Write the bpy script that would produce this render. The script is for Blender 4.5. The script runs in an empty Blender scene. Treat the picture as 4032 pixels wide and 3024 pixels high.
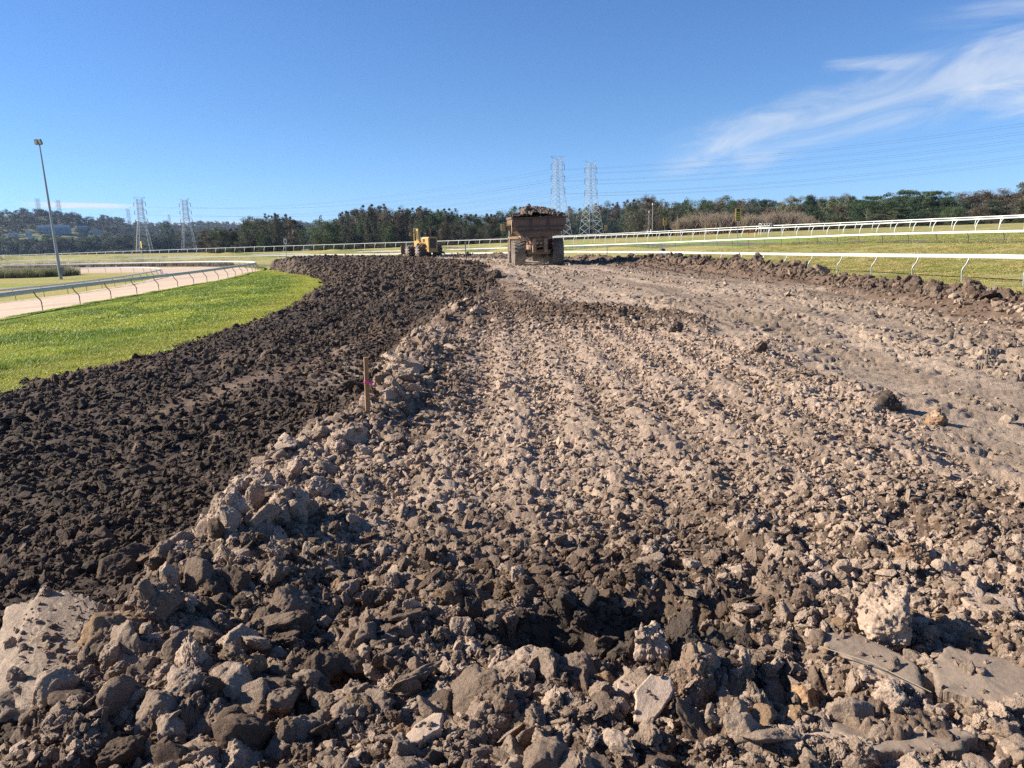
import bpy, bmesh, math, random
import numpy as np
from mathutils import Vector, Matrix, Euler

random.seed(7)
RNG = np.random.default_rng(11)
scene = bpy.context.scene
COL = scene.collection
R = math.radians
pi = math.pi

# ------------------------------------------------------------------ camera
EYE = np.array([0.0, 0.0, 1.7])
FPX = 3028.0
PITCH = math.atan(565 / 3028.0)
ROLL = R(1.5)
fwd = np.array([0, math.cos(PITCH), -math.sin(PITCH)])
up0 = np.array([0, math.sin(PITCH), math.cos(PITCH)])
rt0 = np.array([1.0, 0, 0])
rgt = math.cos(ROLL) * rt0 - math.sin(ROLL) * up0
upv = math.cos(ROLL) * up0 + math.sin(ROLL) * rt0
cam_d = bpy.data.cameras.new('camera')
cam_d.sensor_width = 36.0
cam_d.lens = 36.0 * FPX / 4032.0
cam_d.clip_start = 0.05
cam_d.clip_end = 20000
cam = bpy.data.objects.new('camera', cam_d)
COL.objects.link(cam)
cam.matrix_world = Matrix(((rgt[0], upv[0], -fwd[0], EYE[0]), (rgt[1], upv[1], -fwd[1], EYE[1]),
                           (rgt[2], upv[2], -fwd[2], EYE[2]), (0, 0, 0, 1)))
scene.camera = cam


def ray(px, py):
    d = fwd + rgt * ((px - 2016) / FPX) - upv * ((py - 1512) / FPX)
    return d


def PX(px, py, z):
    """where the sight line of a photo point meets the level z"""
    d = ray(px, py)
    t = (z - EYE[2]) / d[2]
    return EYE + d * t


def AT(px, py, Y):
    """the point of a sight line at ground distance Y"""
    d = ray(px, py)
    return EYE + d * (Y / d[1])


# ------------------------------------------------------------------ noise
def _h(ix, iy, iz, seed):
    n = (ix.astype(np.int64) * 374761393 + iy.astype(np.int64) * 668265263 + iz.astype(np.int64) * 2147483647 + seed * 1274126177) & 0xFFFFFFFF
    n = ((n ^ (n >> 13)) * 1274126177) & 0xFFFFFFFF
    n = ((n ^ (n >> 16)) * 2246822519) & 0xFFFFFFFF
    n = n ^ (n >> 15)
    return (n & 0xFFFFFF).astype(np.float64) / float(0x1000000)


def vn2(x, y, seed=0):
    x = np.asarray(x, float); y = np.asarray(y, float)
    ix = np.floor(x); iy = np.floor(y)
    fx = x - ix; fy = y - iy
    ux = fx * fx * fx * (fx * (fx * 6 - 15) + 10); uy = fy * fy * fy * (fy * (fy * 6 - 15) + 10)
    z = np.zeros_like(ix)
    a = _h(ix, iy, z, seed); b = _h(ix + 1, iy, z, seed); c = _h(ix, iy + 1, z, seed); d = _h(ix + 1, iy + 1, z, seed)
    return (a + (b - a) * ux + (c - a) * uy + (a - b - c + d) * ux * uy) * 2 - 1


def vn3(p, seed=0):
    ip = np.floor(p); f = p - ip
    u = f * f * f * (f * (f * 6 - 15) + 10)
    r = 0
    for dx in (0, 1):
        wx = u[:, 0] if dx else 1 - u[:, 0]
        for dy in (0, 1):
            wy = u[:, 1] if dy else 1 - u[:, 1]
            for dz in (0, 1):
                wz = u[:, 2] if dz else 1 - u[:, 2]
                r = r + wx * wy * wz * _h(ip[:, 0] + dx, ip[:, 1] + dy, ip[:, 2] + dz, seed)
    return r * 2 - 1


def fbm2(x, y, octv=4, seed=0, gain=0.5):
    s = 0; a = 1.0; t = 0
    for o in range(octv):
        s = s + a * vn2(x * 2 ** o + 17.3 * o, y * 2 ** o - 9.1 * o, seed + o); t += a; a *= gain
    return s / t


def fbm3(p, octv=3, seed=0, gain=0.5):
    s = 0; a = 1.0; t = 0
    for o in range(octv):
        s = s + a * vn3(p * 2 ** o + 13.7 * o, seed + o); t += a; a *= gain
    return s / t


def worley(x, y, seed=0):
    ix = np.floor(x); iy = np.floor(y)
    f1 = np.full(x.shape, 9.0); rnd = np.zeros(x.shape); f2 = np.full(x.shape, 9.0)
    z = np.zeros_like(ix)
    for dx in (-1, 0, 1):
        for dy in (-1, 0, 1):
            cx = ix + dx; cy = iy + dy
            d = np.hypot(cx + _h(cx, cy, z, seed) - x, cy + _h(cx, cy, z, seed + 1) - y)
            m = d < f1
            f2 = np.where(m, f1, np.minimum(f2, d))
            rnd = np.where(m, _h(cx, cy, z, seed + 2), rnd)
            f1 = np.where(m, d, f1)
    return f1, f2, rnd


def ss(a, b, x):
    t = np.clip((x - a) / (b - a), 0, 1)
    return t * t * (3 - 2 * t)


def lumps(x, y, s, seed):
    """clods of size s, seen as bumps on a sheet"""
    wx = x / s + 0.35 * vn2(x / s * 1.7, y / s * 1.7, seed + 50)
    wy = y / s + 0.35 * vn2(x / s * 1.7 + 40, y / s * 1.7, seed + 51)
    f1, f2, r = worley(wx, wy, seed)
    e = ss(0.02, 0.30, f2 - f1)
    return s * (0.15 + 0.55 * r * r) * e * (1 - 0.7 * f1) - s * 0.12 * (1 - e)


# ------------------------------------------------------------------ tagging and mesh helpers
def tag(o, label=None, cat=None, group=None, kind=None):
    if label: o['label'] = label
    if cat: o['category'] = cat
    if group: o['group'] = group
    if kind: o['kind'] = kind
    return o


def empty(name, loc=(0, 0, 0), rz=0.0):
    o = bpy.data.objects.new(name, None)
    o.empty_display_size = 0.3
    COL.objects.link(o); o.location = loc; o.rotation_euler = (0, 0, rz)
    return o


def link(name, me, parent=None, loc=None):
    o = bpy.data.objects.new(name, me); COL.objects.link(o)
    if parent: o.parent = parent
    if loc is not None: o.location = loc
    return o


def np_mesh(name, V, F, mat=None, smooth=False):
    """V (n,3); F (m,k) with one face size"""
    me = bpy.data.meshes.new(name)
    V = np.ascontiguousarray(V, np.float32); F = np.ascontiguousarray(F, np.int32)
    me.vertices.add(len(V)); me.vertices.foreach_set('co', V.ravel())
    k = F.shape[1]
    me.loops.add(F.size); me.loops.foreach_set('vertex_index', F.ravel())
    me.polygons.add(len(F))
    me.polygons.foreach_set('loop_start', np.arange(0, F.size, k, dtype=np.int32))
    me.polygons.foreach_set('loop_total', np.full(len(F), k, np.int32))
    me.polygons.foreach_set('use_smooth', np.full(len(F), smooth, bool))
    me.update(calc_edges=True)
    if mat: me.materials.append(mat)
    return me


def add_attr(me, name, typ, data):
    a = me.attributes.new(name, typ, 'POINT')
    key = {'FLOAT': 'value', 'INT': 'value', 'FLOAT_VECTOR': 'vector', 'FLOAT_COLOR': 'color'}[typ]
    a.data.foreach_set(key, np.ascontiguousarray(data, np.int32 if typ == 'INT' else np.float32).ravel())


class B:
    """collects shapes into one mesh"""
    def __init__(self): self.v = []; self.f = []; self.sm = []

    def add(self, vs, fs, smooth=False):
        n = len(self.v); self.v += [tuple(v) for v in vs]
        self.f += [tuple(i + n for i in f) for f in fs]; self.sm += [smooth] * len(fs)
        return self

    def box(self, c, s, rot=None):
        m = rot if isinstance(rot, Matrix) else (Euler(rot).to_matrix() if rot else Matrix.Identity(3))
        vs = [Vector(c) + m @ Vector((x * s[0] / 2, y * s[1] / 2, z * s[2] / 2)) for x in (-1, 1) for y in (-1, 1) for z in (-1, 1)]
        return self.add(vs, [(0, 1, 3, 2), (4, 6, 7, 5), (0, 4, 5, 1), (2, 3, 7, 6), (0, 2, 6, 4), (1, 5, 7, 3)])

    def bar(self, p, q, w, h=None):
        p = Vector(p); q = Vector(q); d = q - p
        if d.length < 1e-6: return self
        m = d.to_track_quat('Z', 'Y').to_matrix()
        return self.box((p + q) / 2, (w, h or w, d.length), m)

    def tube(self, pts, r, n=10, r1=None, cap=True):
        pts = [Vector(p) for p in pts]; N = len(pts); vs = []
        for i, p in enumerate(pts):
            d = (pts[min(i + 1, N - 1)] - pts[max(i - 1, 0)]).normalized()
            q = d.to_track_quat('Z', 'Y').to_matrix()
            rr = r if r1 is None else r + (r1 - r) * i / max(1, N - 1)
            vs += [p + q @ Vector((rr * math.cos(2 * pi * k / n), rr * math.sin(2 * pi * k / n), 0)) for k in range(n)]
        fs = [(i * n + k, i * n + (k + 1) % n, (i + 1) * n + (k + 1) % n, (i + 1) * n + k) for i in range(N - 1) for k in range(n)]
        self.add(vs, fs, True)
        if cap:
            self.add(vs[:n], [tuple(range(n - 1, -1, -1))]); self.add(vs[-n:], [tuple(range(n))])
        return self

    def prism(self, poly, a, b, axis='y'):
        """outline in the two other axes, pushed from a to b along axis"""
        n = len(poly)
        f = {'y': lambda u, v, t: (u, t, v), 'x': lambda u, v, t: (t, u, v), 'z': lambda u, v, t: (u, v, t)}[axis]
        vs = [f(u, v, a) for u, v in poly] + [f(u, v, b) for u, v in poly]
        fs = [tuple(range(n)), tuple(range(2 * n - 1, n - 1, -1))] + [(i, i + n, (i + 1) % n + n, (i + 1) % n) for i in range(n)]
        return self.add(vs, fs)

    def lathe(self, prof, n=28, axis='x', c=(0, 0, 0)):
        """prof: list of (along, radius)"""
        vs = []
        for a, r in prof:
            for k in range(n):
                t = 2 * pi * k / n; u, w = r * math.cos(t), r * math.sin(t)
                p = {'x': (a, u, w), 'z': (u, w, a), 'y': (u, a, w)}[axis]
                vs.append((p[0] + c[0], p[1] + c[1], p[2] + c[2]))
        fs = [(i * n + k, i * n + (k + 1) % n, (i + 1) * n + (k + 1) % n, (i + 1) * n + k) for i in range(len(prof) - 1) for k in range(n)]
        return self.add(vs, fs, True)

    def build(self, name, mat, parent=None, bevel=0.0, loc=None):
        me = bpy.data.meshes.new(name)
        me.from_pydata(self.v, [], self.f)
        bm = bmesh.new(); bm.from_mesh(me); bmesh.ops.recalc_face_normals(bm, faces=bm.faces[:])
        bm.to_mesh(me); bm.free()
        me.polygons.foreach_set('use_smooth', self.sm)
        if mat: me.materials.append(mat)
        o = link(name, me, parent, loc)
        if bevel:
            m = o.modifiers.new('bevel', 'BEVEL'); m.width = bevel; m.segments = 2; m.limit_method = 'ANGLE'
        return o


# ------------------------------------------------------------------ materials
def new_mat(name):
    m = bpy.data.materials.new(name); m.use_nodes = True
    nt = m.node_tree
    return m, nt, nt.nodes, nt.links, nt.nodes['Principled BSDF']


def paint(name, col, rough=0.5, metal=0.0, dirt=None, amount=0.35, scale=2.0, bump=0.0, spec=0.4):
    m, nt, N, L, P = new_mat(name)
    P.inputs['Roughness'].default_value = rough; P.inputs['Metallic'].default_value = metal
    P.inputs['Specular IOR Level'].default_value = spec
    tc = N.new('ShaderNodeTexCoord'); nz = N.new('ShaderNodeTexNoise')
    nz.inputs['Scale'].default_value = scale; nz.inputs['Detail'].default_value = 8; nz.inputs['Roughness'].default_value = 0.65
    L.new(tc.outputs['Object'], nz.inputs['Vector'])
    rp = N.new('ShaderNodeValToRGB'); rp.color_ramp.elements[0].position = 0.42; rp.color_ramp.elements[1].position = 0.66
    L.new(nz.outputs['Fac'], rp.inputs['Fac'])
    mx = N.new('ShaderNodeMix'); mx.data_type = 'RGBA'
    mu = N.new('ShaderNodeMath'); mu.operation = 'MULTIPLY'; mu.inputs[1].default_value = amount
    L.new(rp.outputs['Color'], mu.inputs[0]); L.new(mu.outputs[0], mx.inputs['Factor'])
    mx.inputs['A'].default_value = (*col, 1); d = dirt or tuple(c * 0.6 for c in col); mx.inputs['B'].default_value = (*d, 1)
    L.new(mx.outputs['Result'], P.inputs['Base Color'])
    if bump:
        b = N.new('ShaderNodeBump'); b.inputs['Strength'].default_value = bump; b.inputs['Distance'].default_value = 0.02
        L.new(nz.outputs['Fac'], b.inputs['Height']); L.new(b.outputs['Normal'], P.inputs['Normal'])
    return m


def soil_mat(name, attr, atype, rough=0.9, bump=0.6, fine=60.0, spec=0.25, bdist=0.01, var=0.35):
    """earth: colour from an attribute, broken up by two noises, grain from a bump"""
    m, nt, N, L, P = new_mat(name)
    P.inputs['Roughness'].default_value = rough; P.inputs['Specular IOR Level'].default_value = spec
    at = N.new('ShaderNodeAttribute'); at.attribute_name = attr; at.attribute_type = atype
    ge = N.new('ShaderNodeNewGeometry')
    n1 = N.new('ShaderNodeTexNoise'); n1.inputs['Scale'].default_value = fine * 0.12; n1.inputs['Detail'].default_value = 7; n1.inputs['Roughness'].default_value = 0.7
    n2 = N.new('ShaderNodeTexNoise'); n2.inputs['Scale'].default_value = fine; n2.inputs['Detail'].default_value = 5; n2.inputs['Roughness'].default_value = 0.75
    for n in (n1, n2): L.new(ge.outputs['Position'], n.inputs['Vector'])
    mr = N.new('ShaderNodeMapRange'); mr.inputs['From Min'].default_value = 0.3; mr.inputs['From Max'].default_value = 0.7
    mr.inputs['To Min'].default_value = 1 - var; mr.inputs['To Max'].default_value = 1 + var
    L.new(n1.outputs['Fac'], mr.inputs['Value'])
    m2 = N.new('ShaderNodeMapRange'); m2.inputs['From Min'].default_value = 0.35; m2.inputs['From Max'].default_value = 0.65
    m2.inputs['To Min'].default_value = 1 - var * .8; m2.inputs['To Max'].default_value = 1 + var * .8
    L.new(n2.outputs['Fac'], m2.inputs['Value'])
    mm = N.new('ShaderNodeMath'); mm.operation = 'MULTIPLY'; L.new(mr.outputs[0], mm.inputs[0]); L.new(m2.outputs[0], mm.inputs[1])
    mu = N.new('ShaderNodeVectorMath'); mu.operation = 'SCALE'
    L.new(at.outputs['Color'], mu.inputs[0]); L.new(mm.outputs[0], mu.inputs['Scale'])
    L.new(mu.outputs[0], P.inputs['Base Color'])
    ad = N.new('ShaderNodeMath'); ad.operation = 'ADD'
    L.new(n2.outputs['Fac'], ad.inputs[0]); L.new(n1.outputs['Fac'], ad.inputs[1])
    b = N.new('ShaderNodeBump'); b.inputs['Strength'].default_value = bump; b.inputs['Distance'].default_value = bdist
    L.new(ad.outputs[0], b.inputs['Height']); L.new(b.outputs['Normal'], P.inputs['Normal'])
    return m


def leaf_mat(name, attr='tint', atype='GEOMETRY', col=(0.06, 0.09, 0.03), trans=0.25, rough=0.6):
    m, nt, N, L, P = new_mat(name)
    at = N.new('ShaderNodeAttribute'); at.attribute_name = attr; at.attribute_type = atype
    oi = N.new('ShaderNodeObjectInfo')
    mr = N.new('ShaderNodeMapRange'); mr.inputs['To Min'].default_value = 0.8; mr.inputs['To Max'].default_value = 1.2
    L.new(oi.outputs['Random'], mr.inputs['Value'])
    mx = N.new('ShaderNodeVectorMath'); mx.operation = 'MULTIPLY'
    L.new(at.outputs['Color'], mx.inputs[0]); mx.inputs[1].default_value = col
    m2 = N.new('ShaderNodeVectorMath'); m2.operation = 'SCALE'
    L.new(mx.outputs[0], m2.inputs[0]); L.new(mr.outputs[0], m2.inputs['Scale'])
    P.inputs['Roughness'].default_value = rough; P.inputs['Specular IOR Level'].default_value = 0.3
    L.new(m2.outputs[0], P.inputs['Base Color'])
    tr = N.new('ShaderNodeBsdfTranslucent'); L.new(m2.outputs[0], tr.inputs['Color'])
    ms = N.new('ShaderNodeMixShader'); ms.inputs['Fac'].default_value = trans
    L.new(P.outputs[0], ms.inputs[1]); L.new(tr.outputs[0], ms.inputs[2])
    L.new(ms.outputs[0], N['Material Output'].inputs['Surface'])
    return m


# ------------------------------------------------------------------ light, sky
SUN_EL, SUN_AZ = R(31), R(6)        # sun on the left, SUN_AZ ahead of square-left
sdir = Vector((-math.cos(SUN_AZ) * math.cos(SUN_EL), math.sin(SUN_AZ) * math.cos(SUN_EL), math.sin(SUN_EL)))
sl = bpy.data.lights.new('sun', 'SUN'); sl.energy = 5.0; sl.angle = R(0.53); sl.color = (1.0, 0.93, 0.82)
so = bpy.data.objects.new('sun', sl); COL.objects.link(so)
so.rotation_euler = sdir.to_track_quat('Z', 'Y').to_euler(); so.location = (-30, 10, 40)

world = bpy.data.worlds.new('World'); scene.world = world; world.use_nodes = True
wn = world.node_tree.nodes; wl = world.node_tree.links
bg = wn['Background']
sky = wn.new('ShaderNodeTexSky'); sky.sky_type = 'NISHITA'; sky.sun_disc = False
sky.sun_elevation = SUN_EL; sky.sun_rotation = math.atan2(sdir.x, sdir.y)
sky.air_density = 1.0; sky.dust_density = 0.0; sky.ozone_density = 3.0; sky.altitude = 10


def wmath(op, a, b=None, c=None, clamp=False):
    n = wn.new('ShaderNodeMath'); n.operation = op; n.use_clamp = clamp
    for i, v in enumerate((a, b, c)):
        if v is None: continue
        if isinstance(v, (int, float)): n.inputs[i].default_value = v
        else: wl.new(v, n.inputs[i])
    return n.outputs[0]


def wss(x, lo, hi):
    n = wn.new('ShaderNodeMapRange'); n.interpolation_type = 'SMOOTHSTEP'
    wl.new(x, n.inputs['Value']); n.inputs['From Min'].default_value = lo; n.inputs['From Max'].default_value = hi
    return n.outputs[0]


def build_sky():
    tc = wn.new('ShaderNodeTexCoord'); sp = wn.new('ShaderNodeSeparateXYZ'); wl.new(tc.outputs['Generated'], sp.inputs[0])
    y = wmath('MAXIMUM', sp.outputs[1], 0.05)
    u = wmath('DIVIDE', sp.outputs[0], y); v = wmath('DIVIDE', sp.outputs[2], y)
    ahead = wss(sp.outputs[1], 0.05, 0.3)

    def streak(slope, off, half, u0, u1, su, sv, thr0, thr1, seed, grow=0.0, uf=(9, 10)):
        c = wmath('SUBTRACT', wmath('SUBTRACT', v, wmath('MULTIPLY', u, slope)), off)
        cv = wn.new('ShaderNodeCombineXYZ')
        wl.new(wmath('MULTIPLY', u, su), cv.inputs[0]); wl.new(wmath('MULTIPLY', c, sv), cv.inputs[1]); cv.inputs[2].default_value = seed
        nz = wn.new('ShaderNodeTexNoise'); nz.inputs['Scale'].default_value = 1.0; nz.inputs['Detail'].default_value = 9; nz.inputs['Roughness'].default_value = 0.58
        nz.inputs['Distortion'].default_value = 1.1
        wl.new(cv.outputs[0], nz.inputs['Vector'])
        hw = wmath('ADD', half, wmath('MULTIPLY', wmath('MAXIMUM', wmath('SUBTRACT', u, u0), 0.0), grow))
        band = wmath('SUBTRACT', 1.0, wmath('DIVIDE', wmath('ABSOLUTE', c), hw), clamp=True)
        ends = wmath('MULTIPLY', wss(u, u0, u1), wmath('SUBTRACT', 1.0, wss(u, uf[0], uf[1])))
        s = wmath('ADD', nz.outputs['Fac'], wmath('MULTIPLY', wmath('SUBTRACT', band, 0.5), 0.35))
        return wmath('MULTIPLY', wmath('MULTIPLY', wss(s, thr0, thr1), ends), wss(band, 0.0, 0.5))

    a = streak(0.235, 0.046, 0.042, 0.17, 0.25, 6.0, 24.0, 0.28, 0.84, 1.3, 0.07)
    a2 = streak(0.06, 0.176, 0.012, 0.385, 0.42, 7.0, 50.0, 0.30, 0.85, 7.7, 0.03, (.46, .56))
    a3 = streak(0.10, 0.200, 0.022, 0.48, 0.60, 5.0, 40.0, 0.40, 0.90, 3.1, 0.03)
    a4 = streak(0.06, 0.118, 0.032, 0.52, 0.64, 7.0, 34.0, 0.36, 0.86, 5.1, 0.05)
    b1 = streak(-0.045, 0.0335, 0.0050, -0.63, -0.56, 5.0, 110.0, 0.36, 0.62, 11.0, 0.0, (-0.52, -0.44))
    b2 = streak(-0.02, 0.0220, 0.011, -0.62, -0.52, 4.0, 120.0, 0.42, 0.72, 14.0, 0.0, (-0.40, -0.26))
    m = wmath('ADD', wmath('MULTIPLY', a, 0.62), wmath('MULTIPLY', a2, 0.55))
    m = wmath('ADD', m, wmath('MULTIPLY', a3, 0.35))
    m = wmath('ADD', m, wmath('MULTIPLY', a4, 0.6))
    m = wmath('ADD', m, wmath('ADD', wmath('MULTIPLY', b1, 1.0), wmath('MULTIPLY', b2, 0.9)))
    m = wmath('MULTIPLY', wmath('MINIMUM', m, 1.0), ahead)
    hs = wn.new('ShaderNodeHueSaturation'); hs.inputs['Saturation'].default_value = SKY_SAT; hs.inputs['Hue'].default_value = SKY_HUE; hs.inputs['Value'].default_value = 1.0
    wl.new(sky.outputs[0], hs.inputs['Color'])
    gr = wn.new('ShaderNodeMix'); gr.data_type = 'RGBA'
    wl.new(wss(sp.outputs[2], -0.02, 0.16), gr.inputs['Factor']); gr.inputs['A'].default_value = (*SKY_LOW, 1); gr.inputs['B'].default_value = (*SKY_HIGH, 1)
    ml = wn.new('ShaderNodeVectorMath'); ml.operation = 'MULTIPLY'
    wl.new(hs.outputs[0], ml.inputs[0]); wl.new(gr.outputs['Result'], ml.inputs[1])
    mx = wn.new('ShaderNodeMix'); mx.data_type = 'RGBA'
    wl.new(m, mx.inputs['Factor']); wl.new(ml.outputs[0], mx.inputs['A']); mx.inputs['B'].default_value = (*CLOUD, 1)
    wl.new(mx.outputs['Result'], bg.inputs['Color'])


SKY_SAT, SKY_HUE = 1.0, 0.5
SKY_LOW, SKY_HIGH = (.43, .665, 1.22), (.425, .605, .87)
CLOUD = (4.9, 5.2, 5.6)
bg.inputs['Strength'].default_value = 0.078
build_sky()
scene.view_settings.view_transform = 'Standard'
scene.view_settings.look = 'None'
scene.view_settings.exposure = 1.10
scene.view_settings.gamma = 1.0
scene.cycles.use_denoising = False
scene.cycles.denoiser = 'OPENIMAGEDENOISE'
scene.cycles.max_bounces = 5
scene.cycles.diffuse_bounces = 3
scene.cycles.transparent_max_bounces = 8

# ------------------------------------------------------------------ the plan of the place
def P2(lst, z):
    return np.array([PX(a, b, zz if not np.isscalar(z) else z)[:2] for (a, b), zz in zip(lst, z if not np.isscalar(z) else [z] * len(lst))])


# left edge of the churned earth (against the grass) and right edge (against the turf)
edge_l = P2([(0, 1560), (300, 1455), (600, 1392), (900, 1312), (1100, 1228), (1262, 1145), (1285, 1106), (1200, 1075), (1080, 1050), (1050, 1036)],
            [-.5, -.5, -.5, -.52, -.55, -.6, -.65, -.75, -.9, -1.0])
edge_r = np.array([(12.4, 0), (12.4, 12), (12.3, 18.4), (12.9, 26), (12.6, 38.8), (11.6, 50), (9.6, 60), (5.0, 80), (-1.5, 96), (-9, 108), (-20, 120), (-32, 128), (-45, 133)])


def interp(poly, Y):
    o = np.argsort(poly[:, 1]); return np.interp(Y, poly[o, 1], poly[o, 0])


def smooth_line(pts, step):
    """resampled Catmull-Rom through points of any dimension"""
    P = np.array(pts, float); out = []
    Q = np.vstack([2 * P[0] - P[1], P, 2 * P[-1] - P[-2]])
    for i in range(1, len(Q) - 2):
        for t in np.linspace(0, 1, 24, endpoint=False):
            a, b, c, d = Q[i - 1], Q[i], Q[i + 1], Q[i + 2]
            out.append(.5 * ((2 * b) + (-a + c) * t + (2 * a - 5 * b + 4 * c - d) * t * t + (-a + 3 * b - 3 * c + d) * t ** 3))
    out.append(P[-1]); out = np.array(out)
    s = np.concatenate([[0], np.cumsum(np.hypot(*(np.diff(out[:, :2], axis=0).T)))])
    n = max(2, int(s[-1] / step) + 1); q = np.arange(n) * step
    return np.array([np.interp(q, s, out[:, k]) for k in range(out.shape[1])]).T


# rails: (X, Y, ground z)
sand_outer = [(-24.6, 24, -1.5), (-25.5, 36, -1.55), (-26.5, 44, -1.55), (-28.3, 60, -1.6), (-30, 75, -1.65), (-32.5, 92, -1.7), (-36.5, 112, -1.8), (-42, 130, -1.9),
              (-52, 150, -2.05), (-66, 168, -2.2), (-85, 182, -2.3), (-110, 192, -2.35), (-140, 196, -2.35), (-180, 196, -2.35), (-230, 194, -2.35)]
sand_inner = [(-48, 30, -2.6), (-46.5, 44, -2.6), (-45.5, 60, -2.6), (-45.5, 72, -2.6), (-46, 82, -2.6), (-48, 95, -2.6), (-51.5, 110, -2.6), (-57, 128, -2.6), (-65, 143, -2.6),
              (-76, 154, -2.6), (-92, 160, -2.6), (-110, 161, -2.6), (-150, 159, -2.6), (-220, 156, -2.6)]
near_rail = [(20.5, 14, -.5), (20.2, 24, -.55), (20.1, 32, -.6), (19.9, 40, -.7), (19.5, 50, -.82), (18.8, 60.6, -.92), (16.8, 74, -1.0), (14, 86, -1.05), (11.8, 93, -1.08), (8.6, 103, -1.12),
             (3.2, 117, -1.25), (-4, 132, -1.4), (-13, 147, -1.5), (-25, 163, -1.55), (-41, 178, -1.55), (-60, 190, -1.55), (-90, 200, -1.6), (-130, 206, -1.7), (-200, 210, -1.8)]
mid_rail = [(40.2, 46, .38), (39.7, 58, .42), (39, 65, .43), (37, 80, .38), (34.8, 94, .22), (31.7, 108, .05), (24.5, 130, -.28), (12, 154, -.6), (-5, 174, -.88), (-28, 191, -1.05), (-60, 206, -1.2),
            (-100, 217, -1.3), (-150, 228, -1.4), (-210, 238, -1.5)]
out_rail = [(52.5, 62, 1.5), (51.6, 71, 1.48), (50.3, 79, 1.45), (44.8, 101, 1.38), (36.9, 122, 1.3), (28, 140, 1.12), (16, 158, .98), (0, 174, .86), (-20, 187, .75), (-45, 198, .65), (-75, 208, .5),
            (-110, 218, .25), (-150, 229, -.05), (-193, 242, -.3), (-230, 252, -.5)]
back_rail = [(64, 62, 2.0), (62.5, 78, 1.95), (60, 90, 1.85), (52.5, 118, 1.85), (44, 145, 1.85), (33, 166, 1.6), (20, 184, 1.35), (3, 198, 1.12)]
RL = {k: smooth_line(v, 1.0) for k, v in dict(so=sand_outer, si=sand_inner, nr=near_rail, mr=mid_rail, orl=out_rail, br=back_rail).items()}

# ground heights away from the earthworks: linear radial basis through known points
ctrl = []
for v in (sand_outer, sand_inner, near_rail, mid_rail, out_rail, back_rail): ctrl += v
for Y, z in ((-30, -.55), (0, -.55), (6, -.55), (12, -.52), (18, -.5), (26, -.55), (38, -.6), (50, -.65), (67, -.80), (97, -1.25), (126, -1.6)):
    x = interp(edge_l, Y); ctrl.append((x, Y, z))
    if Y < 60: ctrl.append((x - 4, Y, z - .22))
for Y, z in ((-30, -.45), (0, -.45), (12, -.45), (25, -.45), (40, -.5), (60, -.5), (80, -.5), (96, -.5), (108, -.55), (120, -.7), (130, -.9)):
    ctrl.append((interp(edge_r, Y), Y, z))
ctrl += [(-26, 0, -1.5), (-26, -30, -1.5), (-50, 0, -2.6), (-80, 120, -2.6), (-90, 60, -2.6), (-150, 100, -2.6), (-140, 0, -2.6), (25, -30, -.4), (42, -30, .4), (55, 0, 1.4), (42, 10, .4), (70, 20, 2),
         (110, 60, 2.2), (110, 140, 2.4), (60, 200, 2.0), (100, 240, 2.4), (0, 260, 1.0), (-80, 270, .2), (-200, 300, -1.0), (-300, 200, -2.4), (200, 100, 2.6), (200, 300, 2.6), (0, 330, .9), (-300, 330, -2), (-120, 330, -.6),
         (160, -30, 2.2), (-200, -30, -2.6)]
ctrl = np.array(ctrl, float)
_d = np.hypot(ctrl[:, None, 0] - ctrl[None, :, 0], ctrl[:, None, 1] - ctrl[None, :, 1])
_n = len(ctrl)
_A = np.zeros((_n + 3, _n + 3)); _A[:_n, :_n] = _d + np.eye(_n) * 0.6; _A[:_n, _n] = 1; _A[:_n, _n + 1:] = ctrl[:, :2]; _A[_n, :_n] = 1; _A[_n + 1:, :_n] = ctrl[:, :2].T
_w = np.linalg.solve(_A, np.concatenate([ctrl[:, 2], [0, 0, 0]]))


def base_h(X, Y):
    X = np.asarray(X, float); Y = np.asarray(Y, float); sh = X.shape
    x = X.ravel(); y = Y.ravel(); out = np.zeros(x.size)
    for i in range(0, x.size, 60000):
        s = slice(i, i + 60000)
        xs = np.clip(x[s], -330, 230); ys = np.clip(y[s], -40, 345)
        d = np.hypot(xs[:, None] - ctrl[None, :, 0], ys[:, None] - ctrl[None, :, 1])
        out[s] = d @ _w[:_n] + _w[_n] + xs * _w[_n + 1] + ys * _w[_n + 2]
    return np.clip(out, -3.2, 3.2).reshape(sh)


pile_r = P2([(4032, 1960), (3700, 1760), (3400, 1590), (3000, 1410), (2650, 1280)], -.15)
pile_r[:, 0] += .10
pile_r = np.vstack([[pile_r[0, 0] - .3, 0], pile_r])


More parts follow.
